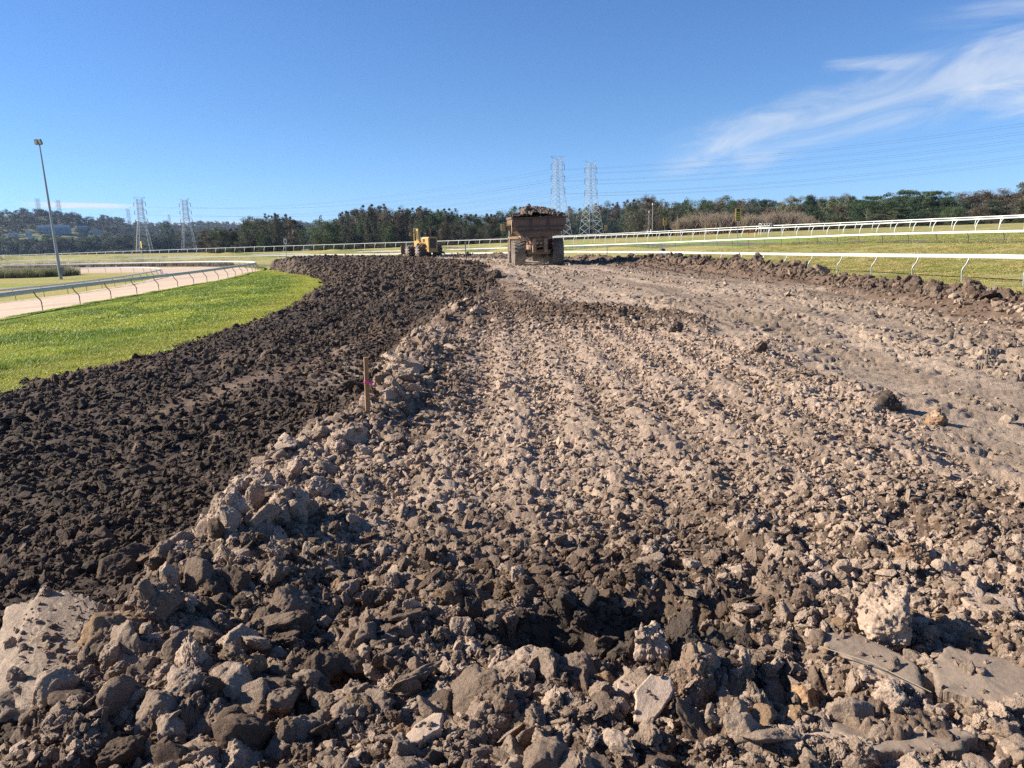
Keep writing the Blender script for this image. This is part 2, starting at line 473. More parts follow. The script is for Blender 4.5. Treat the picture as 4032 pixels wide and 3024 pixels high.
def mud_fields(X, Y):
    """masks of the earthworks at plan points"""
    n1 = fbm2(X * .5, Y * .5, 3, 3); n2 = fbm2(X * 2.2, Y * 2.2, 3, 9)
    dl = X - interp(edge_l, Y) + .30 * n1 + .16 * n2
    dr = interp(edge_r, Y) - X + .30 * n1 + .16 * n2
    w = np.minimum(dl, dr); w = np.where(Y > 126, -1.0, w)
    xe = np.interp(Y, [0, 19, 23, 34, 48, 60, 80, 110], [-2.05, -1.75, -1.4, -.6, -.5, -1.0, -3.5, -14]) + .45 * n1 + .12 * n2
    P = ss(-.15, .30, X - xe) * ss(-1.3, .7, interp(pile_r, Y) - X + .7 * n1 + .2 * n2) * ss(-.6, .9, 20.5 - .42 * np.maximum(X - .5, 0) ** 1.5 - Y + 1.0 * n1)
    rc = np.interp(Y, [0, 8, 16, 27, 42, 56, 75, 90], [5.5, 5.9, 6.3, 5.6, 3.6, 1.9, -2, -8]) + .2 * n1
    rw = np.interp(Y, [0, 8, 16, 27, 42, 56, 75, 95], [1.9, 2.3, 3.0, 4.4, 3.9, 3.2, 2.6, .8])
    road = ss(1.0, -.6, np.abs(X - rc) - rw + .9 * n1 + .3 * n2) * (1 - P)
    xw = interp(edge_r, Y) - .75
    wa = np.interp(Y, [0, 9, 13, 18, 24, 28.5, 32, 40, 52, 58, 62, 80, 100], [.1, .18, .34, .42, .36, .20, .44, .55, .50, .25, .12, .15, .25])
    wind = np.exp(-((X - xw) / np.where(X < xw, 1.0, .62)) ** 2) * wa
    return dict(w=w, P=P, road=road, wind=wind, xe=xe, n1=n1, n2=n2, rc=rc, rw=rw)


def height(X, Y, r=None, detail=True):
    """ground height, with the zone masks"""
    b = base_h(X, Y)
    f = mud_fields(X, Y)
    w, Pm, road, wind, n1, n2 = f['w'], f['P'], f['road'], f['wind'], f['n1'], f['n2']
    inm = ss(-.1, 1.3, w)
    left = ss(.6, -.6, X - f['xe'])
    zl = np.interp(Y, [0, 20, 34, 50, 70, 100, 118], [-.46, -.44, -.34, -.22, -.14, -.10, -.3])
    zr = np.interp(Y, [0, 10, 20, 40, 56, 75, 100, 118], [-.20, -.19, -.19, -.13, -.10, -.08, -.10, -.3])
    zm = zl * left + zr * (1 - left)
    zm = zm + .07 * n1 * (1 - .6 * road)
    zm = zm * (1 - Pm) + Pm * (.0 + .08 * n1)
    e = X - f['xe']
    zm = zm + Pm * (.13 * np.exp(-((e - .55) / .45) ** 2) * (1 + .8 * n1) * ss(2.0, 3.2, Y) + .10 * np.exp(-((Y - 17.5) / 2.2) ** 2))
    for (bx, by, br, bh) in ((-.7, 35.5, 2.0, .34), (-2.8, 33, 2.2, .16), (-1.6, 47, 2.6, .28), (-4.5, 56, 3.5, .26), (-9, 66, 5, .22), (-14, 76, 5, .22), (-22, 93, 5, .45), (-27, 101, 4, .4), (-16, 94, 3.5, .22),
                             (3.4, 78, 2.4, .15), (8.7, 63.5, 1.6, .5), (6.6, 67, 1.4, .35), (-8, 100, 4, .2), (-2, 92, 3, .22)):
        q = np.exp(-(((X - bx) / br) ** 2 + ((Y - by) / (br * .7)) ** 2)); zm = zm + bh * q * (1 + .6 * n2)
    z = b * (1 - inm) + zm * inm + wind * ss(-.5, .4, w) * (1 + .5 * n2)
    # the dark pit and two smaller hollows close to the camera
    for (hx, hy, hr, hd, el) in ((.20, 3.05, .24, .32, 1.1), (.66, 3.22, .24, .26, 1.4), (-.62, 2.72, .16, .18, 1.0), (1.02, 2.62, .16, .12, 1.5)):
        q = np.hypot((X - hx) / (hr * el), (Y - hy) / hr) + .35 * n2
        z = z - hd * ss(1.15, .55, q)
    if detail:
        rr = np.hypot(X, Y) if r is None else r
        loose = inm * (1 - .93 * road)
        tk_ = np.exp(-((X - (-4.2 + (Y - 12) * .15)) / .34) ** 2) * ss(8.5, 11, Y) * ss(21, 15, Y)
        loose = loose * (1 - .8 * tk_) * (1 - .45 * Pm * ss(.7, 1.6, X - f['xe']) * ss(3.4, 4.8, Y) * ss(16, 13.5, Y))
        A = loose * (.75 + .35 * Pm + .8 * np.clip(wind, 0, .5) + .35 * ss(.2, -.2, w - 1.0))
        rows = np.sin((X + .12 * n1 + .02 * Y) * 2 * pi / .62) * .020 * Pm * ss(.2, 1.6, X - f['xe']) * (1 + .8 * n2)
        cal = Pm * ss(.7, 1.6, X - f['xe']) * ss(3.4, 4.8, Y) * ss(16, 13.5, Y)
        rw_ = (X + .12 * n1 + .02 * Y) / .62; ph = _h(np.floor(rw_ + .25), np.zeros_like(X), np.zeros_like(X), 5) * 6.28
        rung = np.clip(1.5 * np.sin(Y * 2 * pi / .21 + ph + .5 * n2), -1, 1)
        z = z + rows + cal * .016 * rung * ss(-.35, .2, np.sin(rw_ * 2 * pi)) * ss(15, 10, rr)
        for s, sd, gain in ((.42, 21, .20), (.19, 31, .36), (.085, 41, .48), (.04, 61, .55)):
            fade = ss(s * 160, s * 75, rr)
            if np.any(fade > 0):
                m = (fade * A) > .001
                zz = np.zeros(X.shape); zz[m] = lumps(X[m], Y[m], s, sd) * gain * (fade * A)[m]
                z = z + zz
        # tyre tread pressed into the haul road
        t = (X - f['rc'])
        tread = np.sin((Y + .35 * np.abs(np.sin(t * 2.6)) + .10 * n2) * 2 * pi / .34) * np.sin(t * 2 * pi / .95 + .6 * n1)
        z = z + road * inm * (.045 * np.clip(tread * 1.6, -1, .6) * ss(-.25, .35, n1 + .35 * vn2(X * 1.3, Y * .5, 77)) + .030 * vn2(t * 1.9, Y * .12, 88) + .022 * lumps(X, Y, .16, 95) / .16)
        f1_, f2_, r_ = worley((X + .08 * n2) / .40, (Y + .10 * vn2(X * 3, Y * 3, 263)) / .19, 260)
        pm = (.25 + .75 * ss(-.25, .25, fbm2((X - f['rc']) * .9, Y * .22, 3, 261))) * ss(34, 24, rr)
        z = z + road * inm * pm * (.115 * (r_ - .5) * ss(.0, .10, f2_ - f1_) - .055 * (1 - ss(.0, .13, f2_ - f1_)))
        z = z + inm * (1 - road) * (1 - Pm) * (.07 * fbm2(X * 1.3, Y * 1.3, 3, 262) + .05 * np.sin((X + .2 * n1) * 2 * pi / 1.15) * ss(10, 16, Y))
        ribs = np.exp(-(((X + 2.55) / .65) ** 2 + ((Y - 12.9) / 1.5) ** 2)); z = z + ribs * .022 * np.sin((Y + .25 * X) * 2 * pi / .30)
        z = z + (1 - inm) * (.012 * fbm2(X * 3, Y * 3, 3, 70) + .05 * fbm2(X * .25, Y * .25, 2, 72))
    return z, f, inm


def in_poly(X, Y, poly):
    inside = np.zeros(X.shape, bool); n = len(poly)
    for i in range(n):
        x0, y0 = poly[i]; x1, y1 = poly[(i + 1) % n]
        if y0 == y1: continue
        c = ((y0 > Y) != (y1 > Y)) & (X < (x1 - x0) * (Y - y0) / (y1 - y0) + x0)
        inside ^= c
    return inside


def offset(line, d):
    """line moved d to the right of its direction of travel"""
    t = np.gradient(line[:, :2], axis=0); t /= np.linalg.norm(t, axis=1)[:, None]
    o = line[:, :2].copy(); o[:, 0] += t[:, 1] * d; o[:, 1] -= t[:, 0] * d
    return o


# ------------------------------------------------------------------ ground meshes
C_pale = np.array([.425, .311, .224]); C_brown = np.array([.200, .133, .089]); C_dark = np.array([.064, .047, .035])
C_road = np.array([.42, .312, .222]); C_sand = np.array([.52, .395, .285]); C_green = np.array([.20, .25, .045]); C_dry = np.array([.42, .32, .13])
C_olive = np.array([.225, .225, .062]); C_soil = np.array([.25, .155, .095]); C_path = np.array([.10, .085, .075]); C_bright = np.array([.27, .30, .045])


def zones_and_colour(X, Y, f, inm):
    n1, n2 = f['n1'], f['n2']
    big = fbm2(X * .06, Y * .06, 3, 120); med = fbm2(X * .35, Y * .9, 3, 130); fine = fbm2(X * 1.5, Y * 4, 3, 131)
    zone = np.zeros(X.shape, np.int32)           # 0 turf
    k = lambda c: np.broadcast_to(c, X.shape + (3,))
    mix = lambda a, b, t: a * (1 - t[..., None]) + b * t[..., None]
    # turf on the right: olive with straw patches
    col = mix(k(C_olive), k(C_dry), np.clip(.42 + .5 * med + .45 * fine + .25 * big, 0, 1))
    so, si = RL['so'], RL['si']
    orr = offset(RL['orl'], 0)
    mr = RL['mr']
    # green course between the middle and the outer rail and beyond
    lane = in_poly(X, Y, np.vstack([mr[:, :2], orr[::-1]]))
    col = np.where(lane[..., None], mix(k(C_green * np.array([.85, .95, 1])), k(C_olive), np.clip(.30 + .7 * med + .4 * fine, 0, 1)), col)
    far_left = (Y > 175 + .0 * X) & (X < -30)
    col = np.where((far_left & lane)[..., None], mix(k(C_bright), k(C_green), np.clip(.4 + .6 * med, 0, 1)), col)
    # brown strip inside the middle rail and dark path outside it
    m0, m1 = offset(mr, -2.0), offset(mr, -6.0)
    strip = in_poly(X, Y, np.vstack([m0, m1[::-1]]))
    p0, p1 = offset(mr, 1.6), offset(mr, 3.6)
    path = in_poly(X, Y, np.vstack([p0, p1[::-1]])) & (Y < 215)
    col = np.where(path[..., None], mix(k(C_path), k(C_path * 1.5), np.clip(.5 + med, 0, 1)), col)
    zone = np.where(path, 4, zone)
    # brown dead strip beside the windrow
    dr = X - interp(edge_r, Y)
    bs = ss(5.2, 1.5, dr + .8 * n1 + .5 * fine) * ss(-1.5, .2, dr) * ss(46, 26, Y)
    col = mix(col, mix(k(C_soil), k(C_dry * .8), np.clip(.35 + .6 * fine, 0, 1)), bs)
    # left verge
    verge = (X < interp(edge_l, Y) + 1.5) & (~in_poly(X, Y, np.vstack([offset(so, .25), [[-400, 190]], [[-400, 0]], [[-27, 0]]]))) & (Y < 150)
    t = np.clip(.35 + .55 * fbm2(X * .5, Y * .3, 3, 140) + .45 * fine, 0, 1)
    gv = mix(k(np.array([.16, .24, .024])), k(np.array([.33, .35, .045])), t)
    dl = interp(edge_l, Y) - X
    gv = mix(gv, k(np.array([.27, .25, .045])), ss(3.0, .6, dl + .6 * n1) * .55)
    col = np.where(verge[..., None], gv, col); zone = np.where(verge, 1, zone)
    # sand track and the infield it goes round
    sp_ = np.vstack([offset(so, .25), offset(si, -.2)[::-1]])
    sand = in_poly(X, Y, sp_)
    dist_in = ss(-.5, .5, fbm2(X * .05, Y * .4, 3, 150))
    sc = mix(k(C_sand), k(C_sand * .86), dist_in)
    col = np.where(sand[..., None], sc, col); zone = np.where(sand, 3, zone)
    infield = in_poly(X, Y, np.vstack([offset(si, -.2), [[-420, 156]], [[-420, -40]], [[-48, -40]]]))
    ic = mix(k(np.array([.40, .29, .10])), k(np.array([.22, .25, .04])), np.clip(.45 + .8 * fbm2(X * .03, Y * .09, 3, 160) + .2 * fine, 0, 1))
    col = np.where(infield[..., None], ic, col); zone = np.where(infield, 5, zone)
    # far side of the sand: dull earth bank
    bank = in_poly(X, Y, np.vstack([offset(so, .3)[110:], offset(so, 9)[110:][::-1]])) & (~sand)
    col = np.where(bank[..., None], mix(k(np.array([.14, .12, .085])), k(np.array([.20, .19, .06])), np.clip(.4 + .7 * fine + .5 * med, 0, 1)), col)
    # earthworks
    w, Pm, road, wind = f['w'], f['P'], f['road'], f['wind']
    left = ss(.35, -.35, X - f['xe'] + .25 * n2)
    pal = mix(k(C_pale), k(C_brown * .8), np.clip(.60 + .45 * n1 + .6 * n2 - .70 * ss(.9, 1.8, X - f['xe']) * ss(4.2, 5.5, Y) * ss(16, 13.5, Y) + .5 * ss(14.5, 16.5, Y), 0, 1))
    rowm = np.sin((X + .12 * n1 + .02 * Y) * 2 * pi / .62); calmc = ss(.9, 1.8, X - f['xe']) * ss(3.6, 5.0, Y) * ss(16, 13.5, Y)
    pal = mix(pal, k(C_brown * .55), np.clip(ss(.2, -.7, rowm) * .40 * calmc + (1 - calmc) * .55 * (1 - .6 * ss(.5, 1.3, X) * ss(7, 5, Y)), 0, 1) * np.clip(.7 + n2, 0, 1))  # moist brown under the clods, deepened so the gaps read as shadow
    ribs = np.exp(-(((X + 2.55) / .65) ** 2 + ((Y - 12.9) / 1.5) ** 2))
    farm = ss(24, 40, Y)
    dk = mix(k(C_dark), k(C_brown * .75), np.clip(.22 + .5 * n2 + .4 * n1, 0, 1) * .45 + .35 * np.clip(fbm2(X * .28, Y * .2, 3, 270) * 1.6, 0, 1) + .45 * farm * ss(-22, -4, X))
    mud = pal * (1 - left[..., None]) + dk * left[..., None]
    wk = np.clip(wind / .3, 0, 1) * ss(14, 22, Y)
    mud = mix(mud, mix(k(C_dark * 1.6), k(C_brown), np.clip(.3 + .7 * n2, 0, 1)), np.clip(wk, 0, 1))
    mud = mix(mud, k(C_brown * .8), np.clip((1 - left) * farm * .55 * (1 - road), 0, 1))
    mud = mix(mud, mix(k(C_road), k(C_road * .58), np.clip(.45 + .95 * fbm2((X - f['rc']) * 1.1, Y * .15, 3, 170) + .5 * n2, 0, 1)), road * .92)
    # a pale wheel track across the dark earth
    mud = mix(mud, k(C_pale * .9), np.clip(ribs * 1.3, 0, 1) * .8)
    tr = np.exp(-((X - (-4.2 + (Y - 12) * .15)) / .30) ** 2) * ss(8.5, 11, Y) * ss(21, 15, Y)
    mud = mix(mud, k(C_brown * 1.15), np.clip(tr, 0, 1) * .8)
    # shadow in the near pit, painted dark into the pile's colour
    pit_shade = ss(1.6, .9, np.hypot((X - .42) / .46, (Y - 3.08) / .26) + .4 * n2)
    mud = mix(mud, k(C_dark * 1.5), pit_shade * .85)
    ismud = w > 0.0
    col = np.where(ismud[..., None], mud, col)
    col = np.where((~ismud & (w > -.8))[..., None], mix(col, k(C_soil * .7), ss(-.8, 0, w) * .6), col)
    zone = np.where(ismud, np.where(road > .5, 2, 6), zone)
    return np.clip(col, .01, .9), zone


def terrain():
    th = np.radians(np.concatenate([np.arange(-58, -46, .16), np.arange(-46, 46, .085), np.arange(46, 58.1, .16)]))
    rs = [0.7]
    while rs[-1] < 420: rs.append(rs[-1] + max(.010, .0052 * rs[-1]) if rs[-1] < 130 else rs[-1] * 1.009)
    rs = np.array(rs)
    r2, t2 = np.meshgrid(rs, th, indexing='ij')
    X = r2 * np.sin(t2); Y = r2 * np.cos(t2)
    z, f, inm = height(X, Y, r2)
    col, zone = zones_and_colour(X, Y, f, inm)
    nr, nc = X.shape
    V = np.stack([X, Y, z], -1).reshape(-1, 3); C = np.concatenate([col, np.ones(X.shape + (1,))], -1).reshape(-1, 4)
    idx = np.arange(nr * nc).reshape(nr, nc)
    F = np.stack([idx[:-1, :-1], idx[:-1, 1:], idx[1:, 1:], idx[1:, :-1]], -1).reshape(-1, 4)
    fz = zone[:-1, :-1].ravel()
    soil = soil_mat('soil', 'col', 'GEOMETRY', .92, 1.0, 60, .2, .022, .30)
    grass = soil_mat('grass ground', 'col', 'GEOMETRY', .85, .9, 30, .2, .04, .45)
    sand = soil_mat('sand', 'col', 'GEOMETRY', .95, .4, 20, .15, .02, .12)
    for zi, nm, mt, lb in ((6, 'churned_earth', soil, 'churned earth of the dug-up track, pale on the near pile and dark on the low ground by the grass'),
                           (2, 'haul_road', soil, 'compacted tan haul road with tyre tread marks running to the dump truck'),
                           (1, 'grass_verge', grass, 'bright green grass slope between the dark earth and the sand track'),
                           (3, 'sand_track', sand, 'pinkish sand track bending between two rails on the left'),
                           (5, 'infield', grass, 'straw and green infield grass inside the sand track'),
                           (4, 'path', sand, 'dark narrow path beside the middle white rail'),
                           (0, 'turf', grass, 'olive and green turf of the course beyond the earthworks')):
        s = fz == zi
        if not s.any(): continue
        fs = F[s]; u, inv = np.unique(fs, return_inverse=True)
        me = np_mesh(nm, V[u], inv.reshape(-1, 4), mt, True); add_attr(me, 'col', 'FLOAT_COLOR', C[u])
        tag(link(nm, me), lb, 'ground', None, 'structure')
    # the rest of the ground: coarse ring to the horizon and behind the camera
    rr = np.array([0, .4, .72, 1.5, 3, 6, 10, 16, 25, 40, 65, 100, 160, 260, 415, 700, 1200, 2200, 4500, 9000.0])
    ang = np.concatenate([np.radians(np.linspace(57.8, 302.2, 60)), np.radians(np.linspace(302.2, 417.8, 48))[1:-1]])
    r3, a3 = np.meshgrid(rr, ang, indexing='ij'); X = r3 * np.sin(a3); Y = r3 * np.cos(a3)
    z, f, inm = height(X, Y, r3, False); z = z - .02
    z = np.where(r3 > 400, z - ss(400, 1200, r3) * 2.0, z)
    col, zone = zones_and_colour(X, Y, f, inm); nr, nc = X.shape
    V = np.stack([X, Y, z], -1).reshape(-1, 3); idx = np.arange(nr * nc).reshape(nr, nc); nx = np.roll(idx, -1, 1)
    F = np.stack([idx[:-1], nx[:-1], nx[1:], idx[1:]], -1)
    keep = np.ones(F.shape[:2], bool)
    front = np.arange(nc) >= 59
    keep[(rr[:-1] >= .72) & (rr[1:] <= 415), :] &= ~front
    F = F[keep]
    me = np_mesh('ground', V, F, grass, True); add_attr(me, 'col', 'FLOAT_COLOR', np.concatenate([col, np.ones(X.shape + (1,))], -1).reshape(-1, 4))
    tag(link('ground', me), 'open grass ground reaching to the horizon', 'ground', None, 'structure')


terrain()


def gz(x, y, detail=False):
    z, _, _ = height(np.array([[float(x)]]), np.array([[float(y)]]), None, detail)
    return float(z[0, 0])


# ------------------------------------------------------------------ clods
_ico = {}


def ico(n):
    if n not in _ico:
        bm = bmesh.new(); bmesh.ops.create_icosphere(bm, subdivisions=n, radius=1.0)
        _ico[n] = (np.array([v.co[:] for v in bm.verts]), np.array([[v.index for v in f.verts] for f in bm.faces])); bm.free()
    return _ico[n]


def chunk(seed, sub=4, planes=15, p=14, low=.20, mid=.10, fine=.045, flat=None, dims=(1, 1, 1), gran=0.0):
    """a broken lump of earth about one unit in radius: a many-sided block, roughened; flat: level at which its top is sheared off"""
    rg = np.random.default_rng(seed)
    D, F = ico(sub)
    n = rg.normal(size=(planes, 3)); n /= np.linalg.norm(n, axis=1)[:, None]
    o = rg.uniform(.62, 1.0, planes)
    g = np.clip(D @ n.T, 0, None) / o
    r = np.maximum((g ** p).sum(1), 1e-9) ** (-1.0 / p)
    r = np.clip(r, .3, 1.35)
    q = D + seed * 3.1
    r = r * (1 + low * fbm3(q * 1.5, 2, seed) + mid * 1.6 * (2 * np.abs(fbm3(q * 2.6, 5, seed + 5, .62)) - .45) + fine * 1.7 * fbm3(q * 6.5, 5, seed + 9, .70) + fine * .9 * (2 * np.abs(fbm3(q * 5, 3, seed + 13, .6)) - .45))
    if gran: r = r + gran * .55 * np.abs(vn3(q * 11, seed + 21)) + gran * .5 * np.abs(vn3(q * 23, seed + 22))
    V = D * r[:, None]
    if flat is not None:
        h = V[:, 2]; top = flat + .03 * fbm3(np.c_[V[:, :2] * 2.5, np.zeros(len(V))], 3, seed + 30) + .012 * fbm3(np.c_[V[:, :2] * 12, np.zeros(len(V))], 3, seed + 31)
        V[:, 2] = np.where(h > top, top + .06 * (h - top), h)
    return V * np.array(dims), F


M_clod = soil_mat('clod soil', 'tint', 'INSTANCER', .9, 1.0, 80, .22, .016, .26)


def store(name, meshes):
    c = bpy.data.collections.new(name)
    for i, me in enumerate(meshes):
        c.objects.link(bpy.data.objects.new('%s_%03d' % (name, i), me))
    return c


def scatter(name, pts, scale, rot, idx, tint, coll, label, cat):
    """one object that repeats the meshes of a store at points"""
    me = bpy.data.meshes.new(name); me.vertices.add(len(pts)); me.vertices.foreach_set('co', np.ascontiguousarray(pts, np.float32).ravel())
    add_attr(me, 'scl', 'FLOAT_VECTOR', scale); add_attr(me, 'rot', 'FLOAT_VECTOR', rot); add_attr(me, 'idx', 'INT', idx); add_attr(me, 'tint', 'FLOAT_VECTOR', tint)
    o = link(name, me); tag(o, label, cat, None, 'stuff')
    ng = bpy.data.node_groups.new(name, 'GeometryNodeTree')
    ng.interface.new_socket('Geometry', in_out='INPUT', socket_type='NodeSocketGeometry')
    ng.interface.new_socket('Geometry', in_out='OUTPUT', socket_type='NodeSocketGeometry')
    N, L = ng.nodes, ng.links
    gi = N.new('NodeGroupInput'); go = N.new('NodeGroupOutput'); ip = N.new('GeometryNodeInstanceOnPoints'); ci = N.new('GeometryNodeCollectionInfo')
    ci.inputs['Collection'].default_value = coll; ci.inputs['Separate Children'].default_value = True; ci.inputs['Reset Children'].default_value = True
    ip.inputs['Pick Instance'].default_value = True

    def na(nm, ty):
        a = N.new('GeometryNodeInputNamedAttribute'); a.data_type = ty; a.inputs['Name'].default_value = nm; return a.outputs['Attribute']
    er = N.new('FunctionNodeEulerToRotation'); L.new(na('rot', 'FLOAT_VECTOR'), er.inputs[0])
    L.new(gi.outputs[0], ip.inputs['Points']); L.new(ci.outputs[0], ip.inputs['Instance']); L.new(na('idx', 'INT'), ip.inputs['Instance Index'])
    L.new(er.outputs[0], ip.inputs['Rotation']); L.new(na('scl', 'FLOAT_VECTOR'), ip.inputs['Scale']); L.new(ip.outputs[0], go.inputs[0])
    md = o.modifiers.new('scatter', 'NODES'); md.node_group = ng
    return o


def clod_store():
    ms = []
    for i in range(28):
        kind = i % 4
        if kind == 0: V, F = chunk(100 + i, 5, 15, 18, .22, .09, .05)
        elif kind == 1: V, F = chunk(100 + i, 5, 10, 28, .16, .05, .035)
        elif kind == 2: V, F = chunk(100 + i, 5, 18, 14, .32, .15, .07, gran=.05)
        else: V, F = chunk(100 + i, 5, 10, 24, .2, .07, .045, dims=(1.3, .85, .5))
        ms.append(np_mesh('clod', V, F, M_clod, True))
    return store('clod', ms), len(ms)


CL, NCL = clod_store()
boulder_spots = []   # (x, y, radius) kept clear of loose clods
sheet_polys = []     # outlines of the sheets, in plan
crumb_spots = []     # points on the tops of the big lumps


def clods():
    n = 420000
    rg = np.random.default_rng(5)
    r = np.exp(rg.uniform(math.log(1.75), math.log(122), n)); th = rg.uniform(R(-56), R(56), n)
    X = r * np.sin(th); Y = r * np.cos(th)
    f = mud_fields(X, Y)
    w, Pm, road, wind, n1, n2 = f['w'], f['P'], f['road'], f['wind'], f['n1'], f['n2']
    left = X < f['xe']
    wk = np.clip(wind / .25, 0, 1)
    patch = ss(-.35, .35, fbm2(X * .9, Y * .9, 3, 200))
    prob = np.where(left, .40 + .45 * patch, .12 + .34 * patch)
    prob = np.where(Pm > .5, .30 + .50 * patch, prob)
    # the trampled middle of the pile is smoother; its edge, its near slope and its end are rough
    e = X - f['xe']
    calm = Pm * ss(.9, 1.8, e) * ss(4.2, 5.5, Y) * ss(15.5, 13, Y)
    rowm = np.sin((X + .12 * n1 + .02 * Y) * 2 * pi / .62)
    prob = prob * (1 - calm * (.10 + .50 * ss(-.4, .6, rowm + .6 * n2)))
    prob = prob * (1 - .85 * np.exp(-((X - (-4.2 + (Y - 12) * .15)) / .32) ** 2) * ss(8.5, 11, Y) * ss(21, 15, Y)) * (1 - .9 * np.exp(-(((X + 2.55) / .6) ** 2 + ((Y - 12.9) / 1.4) ** 2)))
    left = (f['xe'] - X + rg.normal(size=n) * .16) > 0
    bands = ss(-.15, .30, fbm2((X - f['rc']) * 1.0, Y * .10, 3, 240) + .55 * fbm2(X * 1.4, Y * .7, 3, 241))
    prob = np.where(road > .4, .02 + .27 * bands, prob)
    prob = np.maximum(prob, wk * .9)
    prob *= ss(-.25, .1, w)
    for pg in sheet_polys: prob = np.where(in_poly(X, Y, pg), prob * .06, prob)
    for (bx, by, br) in boulder_spots: prob = np.where(np.hypot(X - bx, Y - by) < br, 0, prob)
    keep = rg.uniform(size=n) < prob
    X, Y, r = X[keep], Y[keep], r[keep]; Pm, road, wk, left, w, e, calm = Pm[keep], road[keep], wk[keep], left[keep], w[keep], e[keep], calm[keep]
    m = len(X); print('clods', m)
    smin = np.maximum(.0065, .00145 * r)
    u = rg.uniform(size=m)
    size = smin * (1 - u) ** (-1 / 2.0)
    ridge = Pm * np.exp(-((e - .45) / .5) ** 2) + .35 * ss(4.2, 3.0, Y) * Pm
    cap = np.where(left, np.where(Y > 30, .17, .055 + .075 * ss(0, .5, fbm2(X * .8, Y * .8, 3, 280))), .046 + .060 * ridge); cap = np.where(road > .4, .038 + .0012 * r, cap); cap = np.maximum(cap, wk * .20); cap = np.where(calm > .5, .034, cap); cap = cap * (1 - .22 * ss(.4, 1.2, X) * Pm * ss(7, 4.5, Y))
    size = np.minimum(size * np.where(road > .4, .8, 1.0), np.maximum(cap, smin * 1.05) * rg.uniform(.6, 1.0, m))
    z, ff, _ = height(X, Y, r)
    Z = z + size * rg.uniform(-.10, .38, m) * np.where(road > .4, .2, 1)
    # colours
    pn = fbm2(X * 1.1, Y * 1.1, 3, 250)
    pale = np.clip(.42 + .32 * rg.normal(size=m) + .34 * ridge + .7 * pn + .34 * calm - .3 * ss(15, 17, Y) - .22 * ss(5.0, 3.2, Y) + .34 * ss(.5, 1.3, X) * ss(6, 4.5, Y), 0, 1)[:, None]
    cp = C_brown * .62 * (1 - pale) + C_pale * 1.08 * pale
    dk = np.clip(.16 + .24 * rg.normal(size=m) + .5 * np.clip(fbm2(X * .28, Y * .2, 3, 270), 0, 1), 0, 1)[:, None]; dk = np.where((rg.uniform(size=m) < .035)[:, None], 1.3, dk)
    cd = C_dark * (1 - dk) + C_brown * .8 * dk
    c = np.where(left[:, None], cd, cp)
    f2 = (ss(22, 45, Y) * (~left))[:, None] * (1 - road[:, None]); c = c * (1 - f2) + (C_dark * 1.5 * (1 - dk) + C_brown * dk) * f2
    c = c * (1 - .55 * (ss(24, 45, Y) * left)[:, None]) + (C_brown * .62) * .55 * (ss(24, 45, Y) * left)[:, None]
    wd = (wk * ss(15, 24, Y))[:, None] * .8; c = c * (1 - wd) + (C_dark * 1.3 * (1 - dk) + C_brown * dk) * wd
    pit_shade = np.hypot((X - .42) / .46, (Y - 3.08) / .26) < 1.25
    c = np.where(pit_shade[:, None], C_dark * 1.4, c)  # clods in the pit coloured dark to stand in for its shadow
    red = (rg.uniform(size=m) < .025)[:, None]; c = np.where(red & ~left[:, None], np.array([.29, .185, .105]), c)
    c = np.where((road > .5)[:, None], C_road * rg.uniform(.42, 1.05, m)[:, None], c)
    asp = rg.uniform(.6, 1.4, (m, 3)); asp[:, 2] *= .85
    rot = np.c_[rg.normal(size=m) * .6, rg.normal(size=m) * .6, rg.uniform(0, 2 * pi, m)]
    cs = np.vstack(crumb_spots); q = len(cs); su = np.minimum(.006 * (1 - rg.uniform(size=q)) ** (-1 / 2.0), .035)
    pos = np.vstack([np.c_[X, Y, Z], cs]); scl = np.vstack([asp * size[:, None], rg.uniform(.6, 1.3, (q, 3)) * su[:, None]]); rot = np.vstack([rot, rg.uniform(0, 6, (q, 3))])
    c = np.vstack([c, C_pale * rg.uniform(.55, 1.0, q)[:, None]]); m += q
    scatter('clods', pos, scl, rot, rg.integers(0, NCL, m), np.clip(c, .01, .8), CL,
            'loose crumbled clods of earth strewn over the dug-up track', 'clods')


# ------------------------------------------------------------------ the clods and slabs that stand out
def pix_mat(name, col, var=.22, fine=90, bump=.9, rough=.9):
    m = soil_mat(name, 'none', 'GEOMETRY', rough, bump, fine, .2, .010, var)
    nt = m.node_tree
    at = [n for n in nt.nodes if n.type == 'ATTRIBUTE'][0]
    rgb = nt.nodes.new('ShaderNodeRGB'); rgb.outputs[0].default_value = (*col, 1)
    sc = [n for n in nt.nodes if n.type == 'VECT_MATH'][0]
    nt.links.new(rgb.outputs[0], sc.inputs[0]); nt.nodes.remove(at)
    return m


M_pale = pix_mat('pale clay', C_pale * .95, .30, 70, 1.0); M_clay = pix_mat('brown clay', C_brown * 1.15, .32, 70, 1.0); M_darkc = pix_mat('dark clay', C_dark * 1.3, .35)
M_slabl = pix_mat('crusted clay', (.30, .225, .165), .3, 70, 1.0); M_rust = pix_mat('rusty clay', (.30, .185, .105), .4); M_slab = pix_mat('smooth clay', (.235, .175, .128), .16, 40, .5, .8); M_chip = pix_mat('fresh clay', (.46, .335, .24), .16, 70, .5)


def px_ground(px, py, it=3):
    z = -.05
    for _ in range(it):
        q = PX(px, py, z); z = gz(q[0], q[1])
    return np.array([q[0], q[1], z])


